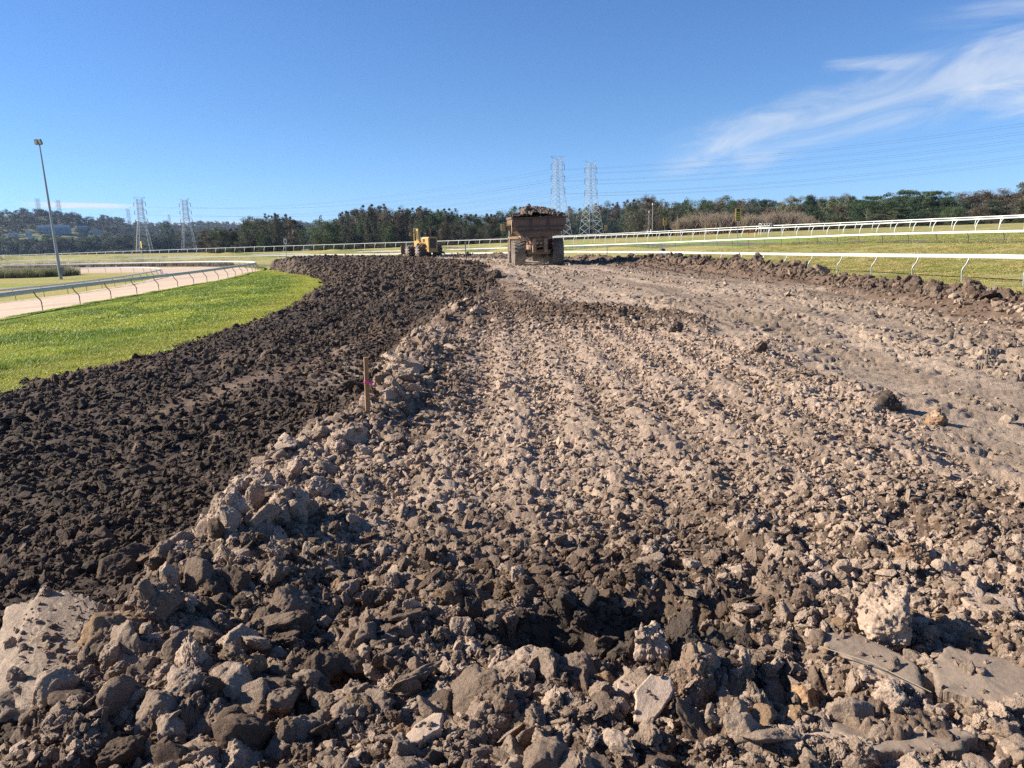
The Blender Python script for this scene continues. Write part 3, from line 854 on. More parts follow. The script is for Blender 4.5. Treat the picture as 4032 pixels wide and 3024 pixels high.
def boulder(name, px, py, wpx, hpx, label, mat, seed, depth=1.0, rz=0.0, tilt=(0, 0), flat=None, sink=.25, sub=6, gran=0.0, cat='clod', low=.2, mid=.1, fine=.045, planes=15, clear=.75, pile=14):
    """a lump whose middle stands at a photo point, wpx by hpx photo pixels large"""
    q = px_ground(px, py + hpx * (.5 - sink))
    dist = np.linalg.norm(q - EYE); w = .86 * wpx * dist / FPX; h = .86 * hpx * dist / FPX
    V, F = chunk(seed, sub, planes, pile, low, mid, fine, flat, (1, 1, 1), gran)
    V = V / np.abs(V).max(0) * np.array([w / 2, w / 2 * depth, h / 2 * (1 + sink)])
    m = (Euler((tilt[0], tilt[1], rz)).to_matrix()); V = V @ np.array(m).T
    me = np_mesh(name, V, F, mat, True)
    o = link(name, me, None, (q[0], q[1] + w * .15 * depth, q[2] + h / 2 * (1 - sink) * .9))
    boulder_spots.append((o.location.x, o.location.y, max(w, h) * .5 * clear))
    rgc = np.random.default_rng(seed + 7); topv = V[V[:, 2] > np.percentile(V[:, 2], 72)]; kk = int(np.clip(w * w * 380, 3, 130))
    crumb_spots.append(topv[rgc.integers(0, len(topv), kk)] + np.array(o.location[:]))
    return tag(o, label, cat)


def slab(name, outline, label, mat, seed, thick=.05, lift=.06, rough=.004, cat='slab', tilt=0.0):
    """a sheared sheet of clay; outline in photo points, laid on the ground with ragged edges"""
    q = np.array([px_ground(a, b) for a, b in outline]); c = q.mean(0)
    P = np.vstack([q, q[:1]])[:, :2]; s = np.concatenate([[0], np.cumsum(np.hypot(*np.diff(P, axis=0).T))]); n = 180
    t = np.linspace(0, s[-1], n, endpoint=False); ring = np.c_[np.interp(t, s, P[:, 0]), np.interp(t, s, P[:, 1])] - c[:2]
    a = np.arange(n); rag = 1 + .07 * fbm2(a * .10, a * 0 + seed, 3, seed) + .03 * fbm2(a * .45, a * 0 + seed, 3, seed + 3)
    ring = ring * rag[:, None]
    lv = [0.0, .25, .5, .72, .88, .96, 1.0]; V = []
    # plane fitted through the outline
    sheet_polys.append(q[:, :2].copy())
    A = np.c_[q[:, :2] - c[:2], np.ones(len(q))]; pl = np.linalg.lstsq(A, q[:, 2] - c[2], rcond=None)[0]
    for k, l in enumerate(lv):
        xy = ring * l; zz = xy @ pl[:2] + lift + rough * 1.5 * fbm2(xy[:, 0] * 9, xy[:, 1] * 9, 3, seed + 7) - (.006 if l == 1 else 0)
        V.append(np.c_[xy, zz])
    md_ = V[-1].copy(); md_[:, :2] *= (1.0 + .07 * fbm2(a * .35, a * 0 + 3, 3, seed + 15))[:, None]; md_[:, 2] -= thick * .45; V.append(md_)
    low_ = V[-1].copy(); low_[:, :2] *= (.96 + .03 * fbm2(a * .4, a * 0 + 5, 3, seed + 16))[:, None]; low_[:, 2] -= thick * (1 + .5 * fbm2(a * .3, a * 0, 3, seed + 12)); V.append(low_)
    V = np.vstack(V)
    if tilt:
        rm = np.array(Matrix.Rotation(tilt, 3, 'X')); V = (V - [0, 0, lift]) @ rm.T * [1, 1 / max(.5, math.cos(tilt)) * .8, 1] + [0, 0, lift]
    L = len(lv) + 2; F = []
    i = np.arange(n); j = (i + 1) % n
    for k in range(L - 1): F.append(np.c_[k * n + i, (k + 1) * n + i, (k + 1) * n + j, k * n + j])
    me = np_mesh(name, V, np.vstack(F), mat, False)
    me.polygons.foreach_set('use_smooth', np.arange(len(me.polygons)) < n * (len(lv) - 1)); me.update()
    o = link(name, me, None, c)
    rgc = np.random.default_rng(seed + 7); vv = V[:n * (len(lv) - 1)]; kk = int(np.clip(np.ptp(q[:, 0]) * 45, 2, 60))
    crumb_spots.append(vv[rgc.integers(0, len(vv), kk)] + c)
    return tag(o, label, cat)


def notable():
    bd = boulder
    bd('earth_boulder', 170, 2640, 600, 300, 'largest flat-topped slab-like block of pale clay at the left edge of the pile', M_slabl, 401, 1.7, .5, (.16, .10), .30, .35, 6, cat='boulder', mid=.09, low=.16, fine=.05)
    bd('clay_lump', 760, 2625, 150, 190, 'upright pale grey lump just right of the flat-topped clay block', M_pale, 402, 1, .3)
    bd('clay_lump', 620, 2420, 190, 190, 'pointed pale lump with a dark cracked crown behind the flat-topped block', M_clay, 403, 1, 1.0)
    bd('clay_lump', 678, 2305, 110, 140, 'smooth rounded pale clod standing upright on the dark edge of the pile', M_pale, 404, .9, .2, fine=.02, mid=.05)
    bd('clay_lump', 655, 2215, 120, 120, 'wedge-shaped brown clod with its flat face turned to the camera, behind the upright rounded clod', M_clay, 405, .7, .8, mid=.04, fine=.02)
    bd('clay_lump', 812, 2315, 92, 78, 'smooth egg-like brown clod right of the upright rounded clod', M_clay, 406, .9, 0, mid=.04, fine=.02)
    bd('clay_lump', 868, 2262, 84, 66, 'flat-topped brown clod just behind the egg-like clod', M_clay, 407, .9, .5, mid=.05, fine=.02)
    bd('clay_lump', 720, 2400, 130, 100, 'broad pale clod with a ragged bright top in front of the egg-like clod', M_pale, 408, 1, 1.5, gran=.02)
    bd('clay_lump', 1085, 2190, 110, 100, 'bright pale clod beside a fold of clay on the crest of the near pile', M_pale, 409, .8, 2.0)
    bd('clay_mass', 890, 2050, 190, 190, 'tall crusted mass of bright pale clay on the left edge of the pile', M_pale, 410, 1, .4, (.1, .1), gran=.02)
    bd('clay_lump', 1000, 1985, 90, 160, 'upright pointed splinter of pale clay beside the tall crusted mass', M_pale, 411, .6, .5, (.1, .15))
    bd('clay_mass', 1120, 2010, 200, 130, 'low pale mass of folded clay right of the pointed splinter', M_pale, 412, 1, .9, gran=.02)
    bd('clay_lump', 1265, 1935, 170, 100, 'rounded grey clod with cracks on the left crest, in front of the stake', M_pale, 413, 1, .2, mid=.06)
    bd('clay_lump', 1370, 1740, 180, 110, 'blunt brown-grey clod at the foot of the wooden stake', M_pale, 414, .9, .2)
    bd('clay_lump', 1555, 1615, 130, 90, 'bright rounded pale clod just right of the wooden stake', M_pale, 415, .9, .2)
    bd('clay_mass', 1590, 1440, 190, 130, 'smooth pale sheet of cracked clay behind the wooden stake', M_pale, 416, 1.2, .6, (.1, .3), .3, mid=.05)
    bd('clay_lump', 1975, 1525, 58, 50, 'single whitish clod standing out in the middle of the pile', M_chip, 417, .8, .5)
    bd('clay_lump', 2520, 2155, 74, 74, 'dark shaggy clod standing alone on the pale crumbs right of the middle', M_darkc, 418, .8, .2, gran=.12)
    bd('clay_lump', 2495, 2272, 84, 64, 'pale angular clod in front of the lone dark shaggy clod', M_pale, 419, .8, .9, mid=.05, fine=.02)
    bd('clay_mass', 2565, 2570, 200, 190, 'big rough pale block of clay to the right of the dark pit', M_pale, 420, .9, .3, gran=.02)
    bd('clay_lump', 1860, 2420, 100, 170, 'dark upright block of clay on the left wall of the pit', M_darkc, 421, .8, .4, (.1, .1))
    bd('clay_lump', 1755, 2440, 150, 130, 'rounded brown clod left of the dark block at the pit', M_clay, 422, 1, .6)
    bd('clay_lump', 2010, 2560, 100, 110, 'small grey standing clod at the front lip of the pit', M_clay, 423, .8, 1.1)
    bd('clay_lump', 2260, 2330, 50, 110, 'thin leaf-like dark splinter of clay standing behind the pit', M_darkc, 424, .35, .4, (.1, .2))
    bd('clay_mass', 2750, 2720, 250, 260, 'large dark brown block with torn vertical faces low right of the middle', M_clay, 425, 1, .6, (.1, 0), mid=.14)
    bd('clay_lump', 3162, 2785, 190, 150, 'reddish brown block with a smooth left face in front of the smooth clay sheets', M_rust, 426, .9, .7, mid=.05, fine=.03)
    bd('clay_mass', 3500, 2500, 290, 260, 'big gravelly mound of stuck-together crumbs at the right', M_pale, 463, 1, .1, (0, .1), gran=.03, planes=16, pile=10, low=.18, mid=.07, fine=.06)
    bd('clay_lump', 3610, 2225, 180, 150, 'orange stained clod on a dark overhanging base at the right', M_rust, 428, .8, .3, (0, .1), gran=.02)
    bd('clay_lump', 3690, 1662, 110, 70, 'rusty brown clod at the edge of the haul road on the right', M_rust, 429, .9, .6, sub=5)
    bd('clay_lump', 3500, 1590, 120, 80, 'dark clod at the shoulder between the pile and the haul road', M_darkc, 430, .9, .6, sub=5)
    bd('clay_lump', 3000, 1380, 60, 60, 'dark clod on the right shoulder of the pile behind the crumbs', M_darkc, 431, .9, .6, sub=5)
    bd('clay_lump', 2660, 1300, 80, 60, 'dark clod on the far right end of the pile', M_darkc, 432, .9, .6, sub=5)
    bd('clay_lump', 2455, 1248, 60, 70, 'dark pointed lump on the far end of the pile', M_darkc, 433, .9, .6, sub=5)
    bd('clay_mass', 1880, 1225, 90, 60, 'pale clay crown at the far end of the pile', M_pale, 434, .9, .2, sub=5)
    bd('earth_boulder', 3225, 1072, 100, 66, 'reddish brown boulder lying on the dark windrow by the near white rail', M_clay, 435, .8, .2, (0, .2), sub=5, cat='boulder', mid=.05)
    bd('earth_boulder', 2484, 1012, 50, 46, 'pair-like dark upright boulder beyond the haul road, right of the dump truck', M_darkc, 436, .7, .2, sub=5, cat='boulder')
    bd('earth_boulder', 2433, 1022, 26, 22, 'small dark boulder just left of the upright one right of the dump truck', M_clay, 437, .9, .2, sub=4, cat='boulder')
    bd('clay_lump', 1960, 1105, 50, 44, 'dark rounded boulder in the earth bank left of the haul road', M_darkc, 438, .9, .2, sub=5, sink=.45, cat='boulder')
    bd('clay_lump', 2083, 2935, 130, 170, 'upright pale shard with a pointed tip at the bottom of the view', M_clay, 439, .4, .3, (.15, .25), mid=.04, fine=.02)
    bd('clay_lump', 2190, 2790, 130, 130, 'large crumbly pale clod above the upright shard', M_pale, 440, .9, .3, gran=.02)
    bd('clay_lump', 1520, 2770, 90, 110, 'rounded pale clod with pitted skin low in the middle', M_pale, 441, .9, .6)
    bd('clay_lump', 1900, 2810, 140, 130, 'brown sloping clod in the low middle above the long flat chip', M_clay, 442, .9, .9)
    bd('clay_lump', 3000, 2130, 90, 80, 'round pale clod in the stony patch right of the middle', M_pale, 443, .9, .9)
    bd('clay_lump', 2905, 2095, 110, 70, 'broad pale clod at the top of the stony patch', M_pale, 444, .9, .3)
    bd('clay_lump', 3780, 2390, 110, 110, 'smooth brown clod between the gravelly mound and the right edge', M_clay, 445, .9, .3)
    sl = slab
    sl('clay_sheet', [(3225, 2560), (3330, 2545), (3470, 2600), (3600, 2680), (3640, 2790), (3560, 2770), (3400, 2690), (3250, 2620)], 'smooth dark sheet of clay just below the gravelly mound', M_slab, 501, .16, .075, .008)
    sl('clay_sheet', [(3650, 2690), (3730, 2620), (3860, 2650), (4060, 2690), (4100, 2880), (3900, 2850), (3690, 2790)], 'smooth grey-brown clay sheet running out at the right edge', M_slab, 502, .18, .085, .008)
    sl('clay_sheet', [(3250, 2850), (3360, 2800), (3700, 2870), (3830, 2960), (3780, 3040), (3450, 3030), (3270, 2920)], 'rough pale sheet of clay at the bottom right with crumbs on it', M_slab, 503, .10, .06, .010)
    sl('clay_chip', [(3100, 2950), (3240, 2945), (3350, 2965), (3300, 3010), (3180, 3000), (3110, 2985)], 'small pale flat slab at the bottom right corner of the pile', M_chip, 504, .03, .06, cat='chip')
    sl('clay_chip', [(2500, 2830), (2560, 2790), (2640, 2800), (2650, 2830), (2610, 2880), (2560, 2915), (2500, 2905)], 'pale flat chip with a splintered right edge low right of the middle', M_chip, 505, .018, .10, .004, cat='chip', tilt=.55)
    sl('clay_chip', [(1570, 3020), (1640, 2950), (1720, 2900), (1750, 2905), (1740, 2960), (1650, 3015)], 'long pale splinter of flat clay lying left of the upright shard', M_chip, 506, .022, .09, .004, cat='chip', tilt=.2)
    sl('clay_chip', [(2430, 2760), (2480, 2755), (2505, 2775), (2480, 2795), (2435, 2790)], 'small pale square chip just above the splintered flat chip', M_chip, 507, .015, .07, .003, cat='chip', tilt=.3)
    sl('clay_sheet', [(3780, 2420), (3880, 2400), (3990, 2420), (4000, 2470), (3900, 2480), (3800, 2450)], 'pale ragged sheet of clay right of the gravelly mound', M_pale, 508, .10, .08)
    # dry reed lying across the sheets
    a = px_ground(3220, 2660); b_ = px_ground(3660, 2815); mid = (a + b_) / 2
    o = B().tube([Vector(a) + Vector((0, 0, .10)), Vector(mid) + Vector((0, 0, .115)), Vector(b_) + Vector((0, 0, .09))], .0022, 8, .0014).build('reed', paint('straw', (.33, .27, .17), .8))
    tag(o, 'thin straw-coloured reed lying across the smooth clay sheets', 'reed')


notable()
clods()

# ------------------------------------------------------------------ grass
M_grass = leaf_mat('grass blade', 'tint', 'INSTANCER', (1, 1, 1), .35, .5)


def tuft(seed, n, h, sp, w):
    rg = np.random.default_rng(seed); V = []; F = []
    for k in range(n):
        a = rg.uniform(0, 2 * pi); r = sp * math.sqrt(rg.uniform()); x, y = r * math.cos(a), r * math.sin(a)
        hh = h * rg.uniform(.5, 1.1); b = rg.uniform(0, 2 * pi); ln = rg.uniform(.2, .8) * hh; ww = w * rg.uniform(.7, 1.3)
        dx, dy = math.cos(b), math.sin(b); ex, ey = -dy * ww, dx * ww; i = len(V)
        V += [(x - ex, y - ey, -.01), (x + ex, y + ey, -.01), (x + ex * .7 + dx * ln * .35, y + ey * .7 + dy * ln * .35, hh * .6), (x - ex * .7 + dx * ln * .35, y - ey * .7 + dy * ln * .35, hh * .6),
              (x + dx * ln + ex * .1, y + dy * ln + ey * .1, hh), (x + dx * ln - ex * .1, y + dy * ln - ey * .1, hh)]
        F += [(i, i + 1, i + 2, i + 3), (i + 3, i + 2, i + 4, i + 5)]
    return np_mesh('tuft', np.array(V), np.array(F), M_grass, True)


def grass():
    rg = np.random.default_rng(8)
    TF = store('tuft', [tuft(900 + i, 26, .085, .11, .0055) for i in range(6)] + [tuft(920 + i, 40, .07, .22, .012) for i in range(4)] + [tuft(930 + i, 34, .9, .5, .025) for i in range(3)])
    # the bright verge
    n = 190000
    r = np.exp(rg.uniform(math.log(10.5), math.log(150), n)); th = rg.uniform(R(-52), R(-8), n); X = r * np.sin(th); Y = r * np.cos(th)
    el = interp(edge_l, Y); so_x = interp(RL['so'][:115, :2], Y)
    n1 = fbm2(X * .5, Y * .5, 3, 3); n2 = fbm2(X * 2.2, Y * 2.2, 3, 9)
    dl = el - X - .30 * n1 - .16 * n2
    k = (dl > .05) & (X > so_x + .15) & (Y < 140)
    k &= rg.uniform(size=n) < .35 + .65 * ss(-.3, .4, fbm2(X * 1.1, Y * .8, 3, 210))
    X, Y, r, dl, sx = X[k], Y[k], r[k], dl[k], (X - so_x)[k]; m = len(X)
    v = ss(-.30, .40, fbm2(X * .45, Y * .45, 3, 211) + .35 * fbm2(X * 2.2, Y * 1.6, 2, 213)); v2 = fbm2(X * 1.6, Y * 1.2, 3, 212)
    hgt = (.45 + 1.0 * v + 1.1 * np.maximum(v2, 0)) * np.clip(dl / 2.5, .40, 1) * (.30 + .70 * ss(2.5, 7, sx))
    t = np.clip(.5 - .8 * (v - .5) + .25 * rg.normal(size=m), 0, 1)[:, None]; ed = (ss(3.0, .5, dl) * .6)[:, None]
    c = np.array([.145, .228, .030]) * (1 - t) + np.array([.455, .475, .075]) * t; c = c * (1 - ed) + np.array([.52, .48, .09]) * ed
    sc = np.c_[np.ones(m), np.ones(m), hgt] * (1 + .018 * r)[:, None] * rg.uniform(.8, 1.2, m)[:, None]
    sc[:, 2] /= (1 + .010 * r)
    z = base_h(X, Y)
    idx = np.where(r < 24, rg.integers(0, 6, m), rg.integers(6, 10, m))
    pts = [np.c_[X, Y, z]]; S = [sc]; I = [idx]; C = [c]
    # the turf right of the windrow
    n = 60000
    r = np.exp(rg.uniform(math.log(17), math.log(110), n)); th = rg.uniform(R(2), R(40), n); X = r * np.sin(th); Y = r * np.cos(th)
    d = X - interp(edge_r, Y); k = (d > .3) & (X < interp(RL['mr'][:, :2][:150], Y) + 12)
    k &= rg.uniform(size=n) < .25 + .7 * ss(-.3, .4, fbm2(X * .6, Y * .9, 3, 220)); X, Y, r, d = X[k], Y[k], r[k], d[k]; m = len(X)
    t = np.clip(.5 + .6 * fbm2(X * .35, Y * .9, 3, 130) + .25 * rg.normal(size=m), 0, 1)[:, None]; bare = (ss(5.5, 2, d + fbm2(X, Y, 2, 5)) * ss(46, 26, Y))[:, None]
    c = np.array([.26, .29, .06]) * (1 - t) + np.array([.56, .44, .18]) * t; c = c * (1 - bare) + np.array([.48, .33, .18]) * bare
    keep = rg.uniform(size=m) > bare[:, 0] * .55
    sc = np.c_[np.ones(m), np.ones(m), .42 * np.ones(m)] * (1 + .014 * r)[:, None] * rg.uniform(.7, 1.2, m)[:, None]; sc[:, 2] *= .7
    pts.append(np.c_[X, Y, base_h(X, Y)][keep]); S.append(sc[keep]); I.append(rg.integers(6, 10, m)[keep]); C.append(c[keep])
    pts, S, I, C = np.vstack(pts), np.vstack(S), np.concatenate(I), np.vstack(C); m = len(pts); print('tufts', m)
    scatter('grass', pts, S, np.c_[np.zeros(m), np.zeros(m), rg.uniform(0, 2 * pi, m)], I, C, TF, 'short grass blades covering the verge and the turf', 'grass')
    # tall weeds by the lamp mast and along the far side of the sand track
    X = []; Y = []
    a = [px_ground(-60, 1098), px_ground(228, 1090)]
    for _ in range(420):
        t = rg.uniform(); X.append(a[0][0] * (1 - t) + a[1][0] * t + rg.normal() * .4); Y.append(a[0][1] * (1 - t) + a[1][1] * t + rg.uniform(-1, 7))
    n_w = len(X)
    ln = offset(RL['so'], 2.5)[150:]
    for _ in range(900):
        q = ln[rg.integers(0, len(ln))]; X.append(q[0] + rg.normal() * .8); Y.append(q[1] + rg.uniform(-.5, 6))
    X = np.array(X); Y = np.array(Y); m = len(X); t = rg.uniform(size=m)[:, None]
    c = np.array([.13, .15, .06]) * (1 - t) + np.array([.30, .27, .14]) * t; c[n_w:] = (np.array([.16, .12, .10]) * (1 - t) + np.array([.30, .24, .18]) * t)[n_w:]
    s = np.ones((m, 3)) * rg.uniform(.8, 1.4, m)[:, None]; s[:n_w, 2] *= 1.5
    scatter('weeds', np.c_[X, Y, base_h(X, Y)], s, np.c_[np.zeros(m), np.zeros(m), rg.uniform(0, 2 * pi, m)], rg.integers(10, 13, m), c, TF, 'rank grey-green weeds beside the lamp mast and the far bank of the sand track', 'weeds')


grass()
# ------------------------------------------------------------------ rails
M_white = paint('white rail', (.70, .69, .64), .4, 0, (.50, .47, .40), .5, .9)
M_alu = paint('rail plastic', (.50, .50, .49), .5, 0, (.36, .35, .33), .4, .8)
M_galv = paint('galvanised steel', (.34, .35, .35), .45, .5, (.25, .24, .22), .4, 3)
M_postw = paint('white post', (.74, .73, .68), .45, 0, (.5, .47, .4), .3, 4)
M_postd = paint('weathered post', (.13, .115, .10), .6, .2, (.12, .10, .08), .4, 4)


def sweep(line, prof):
    """profile (across, up) carried along a line of (x, y, z)"""
    t = np.gradient(line[:, :2], axis=0); t /= np.linalg.norm(t, axis=1)[:, None]; n = len(line); k = len(prof)
    V = np.array([[(line[i, 0] + t[i, 1] * a, line[i, 1] - t[i, 0] * a, line[i, 2] + h) for a, h in prof] for i in range(n)]).reshape(-1, 3)
    F = [(i * k + j, i * k + (j + 1) % k, (i + 1) * k + (j + 1) % k, (i + 1) * k + j) for i in range(n - 1) for j in range(k)]
    return V, np.array(F)


def rail(name, key, label, h, spacing, lean, bend, beam_h, mats, cat='rail', start=0, stop=None, style='goose', r=.032, limit=96):
    """a running rail: one beam and its cranked posts. lean: how far the beam overhangs to the right of travel"""
    ln = RL[key][start:stop]; root = empty(name, (ln[0, 0], ln[0, 1], ln[0, 2])); tag(root, label, cat)
    top = ln.copy(); top[:, :2] = offset(ln, lean); top[:, 2] += h
    w = .07; prof = [(-w, -beam_h), (w * .6, -beam_h * .98), (w, -beam_h * .75), (w, -beam_h * .2), (w * .55, 0), (-w * .5, .012), (-w, -.02), (-w * .86, -.05), (-w * .86, -beam_h * .45), (-w, -beam_h * .5)]
    if lean > 0: prof = [(-a, b) for a, b in prof][::-1]
    V, F = sweep(top, prof); V -= np.array(root.location)
    me = np_mesh('beam', V, F, mats[0], False); me.polygons.foreach_set('use_smooth', np.zeros(len(me.polygons), bool)); o = link('beam', me, root)
    # a post in its own frame: foot at the origin, overhang along +x
    L = abs(lean)
    if style == 'goose': pts = [(0, 0, -.25), (0, 0, h * bend), (L * .12, 0, h * (bend + .09)), (L * .55, 0, h * (bend + .24)), (L * .88, 0, h * .88), (L * .95, 0, h * .98)]
    elif style == 'arc': pts = [(0, 0, -.25), (0, 0, h * .1), (L * .05, 0, h * .35), (L * .22, 0, h * .6), (L * .55, 0, h * .82), (L * .98, 0, h * .98)]
    else: pts = [(0, 0, -.25), (0, 0, h * .9)]
    pm = None; spots = []
    s = np.arange(0, len(ln) - 1, spacing)
    tt = np.gradient(ln[:, :2], axis=0)
    for q in s:
        i = int(q); fr = q - i; p = ln[i] * (1 - fr) + ln[min(i + 1, len(ln) - 1)] * fr; d = tt[i]
        a = math.atan2(-d[0], d[1])            # +x then points to the right of travel
        spots.append((p, a + (pi if lean < 0 else 0)))
    spots.sort(key=lambda z: z[0][0] ** 2 + z[0][1] ** 2)
    first = None; rest = B()
    for n, (p, a) in enumerate(spots):
        if n < limit:
            if first is None:
                b = B().tube(pts, r, 8); b.box((L * .93, 0, h - beam_h * .45), (.05, .12, beam_h * .8)); first = b.build('post', mats[1], root); o = first
            else:
                o = first.copy(); COL.objects.link(o); o.parent = root
            o.location = Vector(p) - root.location; o.rotation_euler = (0, 0, a)
        else:
            m = Matrix.Rotation(a, 3, 'Z'); rest.tube([Vector(p) - root.location + m @ Vector(x) for x in pts], r, 5)
    if rest.v: tag(rest.build('post', mats[1], root), 'posts of the farthest stretch', None, None, 'stuff')
    return root


rail('running_rail', 'nr', 'nearest white running rail on cranked grey posts, just right of the earthworks', 1.2, 4.06, .32, .42, .165, (M_white, M_galv))
rail('running_rail', 'mr', 'second white running rail up the turf, on thin dark posts beside the dark path', 1.05, 4.0, -.20, .55, .15, (M_white, M_postd))
rail('running_rail', 'orl', 'white running rail on arched white posts along the top edge of the green course', 1.28, 3.0, .55, .3, .13, (M_white, M_postw), style='arc', r=.045)
rail('back_rail', 'br', 'white rail farthest back on the right, just beyond the arched posts', 1.28, 3.6, .35, .3, .12, (M_white, M_postw), style='arc', r=.04)
rail('running_rail', 'so', 'outer rail of the sand track, on dark cranked posts along the grass verge', 1.25, 4.95, -.40, .42, .24, (M_alu, M_postd))
rail('running_rail', 'si', 'inner rail of the sand track bending round the infield', 1.15, 4.6, -.25, .5, .17, (M_alu, M_postd))

# ------------------------------------------------------------------ signs and small things on the course
M_yel = paint('sign yellow', (.66, .44, .09), .5, 0, (.5, .33, .08), .3, 5); M_blk = paint('sign black', (.02, .018, .015), .5); M_sgn = paint('sign white', (.72, .72, .72), .5)
SEG = {'0': 'abcdef', '1': 'bc', '8': 'abcdefg', '9': 'abcdfg'}


def digit(b, ch, cx, cz, w, h, y, t):
    for s in SEG[ch]:
        c, sz = {'a': ((0, h / 2), (w, t)), 'd': ((0, -h / 2), (w, t)), 'g': ((0, 0), (w, t)), 'f': ((-w / 2, h / 4), (t, h / 2)), 'b': ((w / 2, h / 4), (t, h / 2)), 'e': ((-w / 2, -h / 4), (t, h / 2)), 'c': ((w / 2, -h / 4), (t, h / 2))}[s]
        ex = t if s in 'adg' else 0
        b.box((cx + c[0], y, cz + c[1]), (sz[0] + ex * .98, .02, sz[1] + (0 if s in 'adg' else -t * .98)))


def distance_sign(px, top, bot, Y, w, text, label, post_w=.07, mat=None, face=0.0, foot=None):
    a = AT(px, top, Y); c = AT(px, bot, Y); H = a[2] - c[2]; z0 = gz(a[0], Y) if foot is None else foot
    root = empty('distance_sign', (a[0], Y, z0), face); tag(root, label, 'sign')
    B().box((0, 0, (a[2] - z0) - H / 2), (w, .06, H)).build('board', mat or M_yel, root, .01)
    B().box((0, .09, (a[2] - z0 - H * .3) / 2 - .2), (post_w, post_w, a[2] - z0 - H * .3 + .4)).build('post', M_galv, root)
    n = len(text); st = H / n
    for i, ch in enumerate(text):
        b = B(); digit(b, ch, 0, a[2] - z0 - st * (i + .5), w * .40, st * .50, -.045, w * .17); b.build('digit', M_blk, root)
    return root


distance_sign(2907.6, 820, 871, 112, .82, '800', 'tall yellow distance sign reading 800, nearest of the yellow signs')
distance_sign(2617.7, 857.5, 888, 176, .78, '900', 'yellow distance sign reading 900 between the thin white masts and the bare shrubs')
distance_sign(2385.7, 887, 909, 232, .72, '1000', 'small yellow distance sign reading 1000 right of the tall pylon')
distance_sign(554, 950, 977, 216, .72, '', 'blank tan board on a post seen edge-on in front of the left pylons', mat=M_yel, face=R(50)) if False else None


def blank_sign(px, top, bot, foot_y, Y, w, label, mat, inset, rz=0.0):
    a = AT(px, top, Y); c = AT(px, bot, Y); H = a[2] - c[2]; z0 = gz(a[0], Y)
    root = empty('marker_board', (a[0], Y, z0), rz); tag(root, label, 'sign')
    B().box((0, 0, a[2] - z0 - H / 2), (w, .06, H)).build('board', mat, root, .01)
    B().tube([(0, .08, -.3), (0, .08, a[2] - z0 - H * .4)], .05, 8).build('post', M_galv, root)
    if inset: B().box((0, -.045, a[2] - z0 - H / 2), (w * .42, .02, H * .58)).build('dark_panel', M_blk, root)


blank_sign(1122, 940, 961, 1023, 150, .55, 'white board with a dark upright panel on a thin post, left of the tractor', M_sgn, True, .15)
blank_sign(554, 950, 977, 1007, 216, .75, 'tan board on a post in front of the left pair of pylons', M_yel, False, R(-50))


def mast(px, top, Y, r, label, box_y=None, hh=.8):
    a = AT(px, top, Y); z0 = gz(a[0], Y); root = empty('thin_mast', (a[0], Y, z0)); tag(root, label, 'mast')
    B().tube([(0, 0, -.3), (0, 0, a[2] - z0)], r, 8, r * .7).build('pole', M_galv, root)
    B().tube([(0, 0, a[2] - z0), (0, 0, a[2] - z0 + .5)], r * 1.3, 8).build('cap', M_white, root)
    B().box((-.28, 0, 1.3), (.4, .35, hh)).build('cabinet', M_sgn, root, .02)


mast(2556, 838, 190, .07, 'shorter of the two thin grey masts, with a box at its foot')
mast(2570, 808, 188, .10, 'taller thin white mast with a white box at its foot', hh=1.0)


def post_thing(name, px, top, Y, w, label, mat, cat):
    a = AT(px, top, Y); z0 = gz(a[0], Y)
    o = B().prism([(-w / 2, -.2), (w / 2, -.2), (w / 2, a[2] - z0 - .05), (0, a[2] - z0), (-w / 2, a[2] - z0 - .05)], -w / 2, w / 2).build(name, mat, None, .005); o.location = (a[0], Y, z0)
    return tag(o, label, cat)


M_wood = paint('timber', (.36, .20, .09), .75, 0, (.22, .12, .06), .5, 9, .3); M_grey = paint('grey timber', (.42, .39, .33), .8)
post_thing('marker_post', 2390, 968, 82, .08, 'thin pale survey post standing in the turf just inside the near rail', M_grey, 'post')
post_thing('marker_post', 1832, 951, 120, .16, 'pale upright post in the turf between the tractor and the dump truck', M_grey, 'post')
c_ = AT(2721, 981, 74); z0 = gz(c_[0], 74)
o = B().lathe([(0, .16), (.05, .16), (.06, .12), (.62, .06), (.66, .0)], 16, 'z').build('bollard', paint('cone tan', (.62, .45, .22), .6)); o.location = (c_[0], 74, z0); tag(o, 'small tan cone-shaped marker on the turf before the second rail', 'marker cone')
c_ = AT(2609, 990, 84); z0 = gz(c_[0], 84)
root = empty('marker_drum', (c_[0], 84, z0)); tag(root, 'small white drum with a black cap showing above the near rail', 'drum')
B().lathe([(0, .0), (0, .26), (1.2, .26), (1.2, .0)], 16, 'z').build('body', M_sgn, root); B().lathe([(1.2, .0), (1.2, .3), (1.36, .28), (1.42, .0)], 16, 'z').build('cap', M_blk, root)
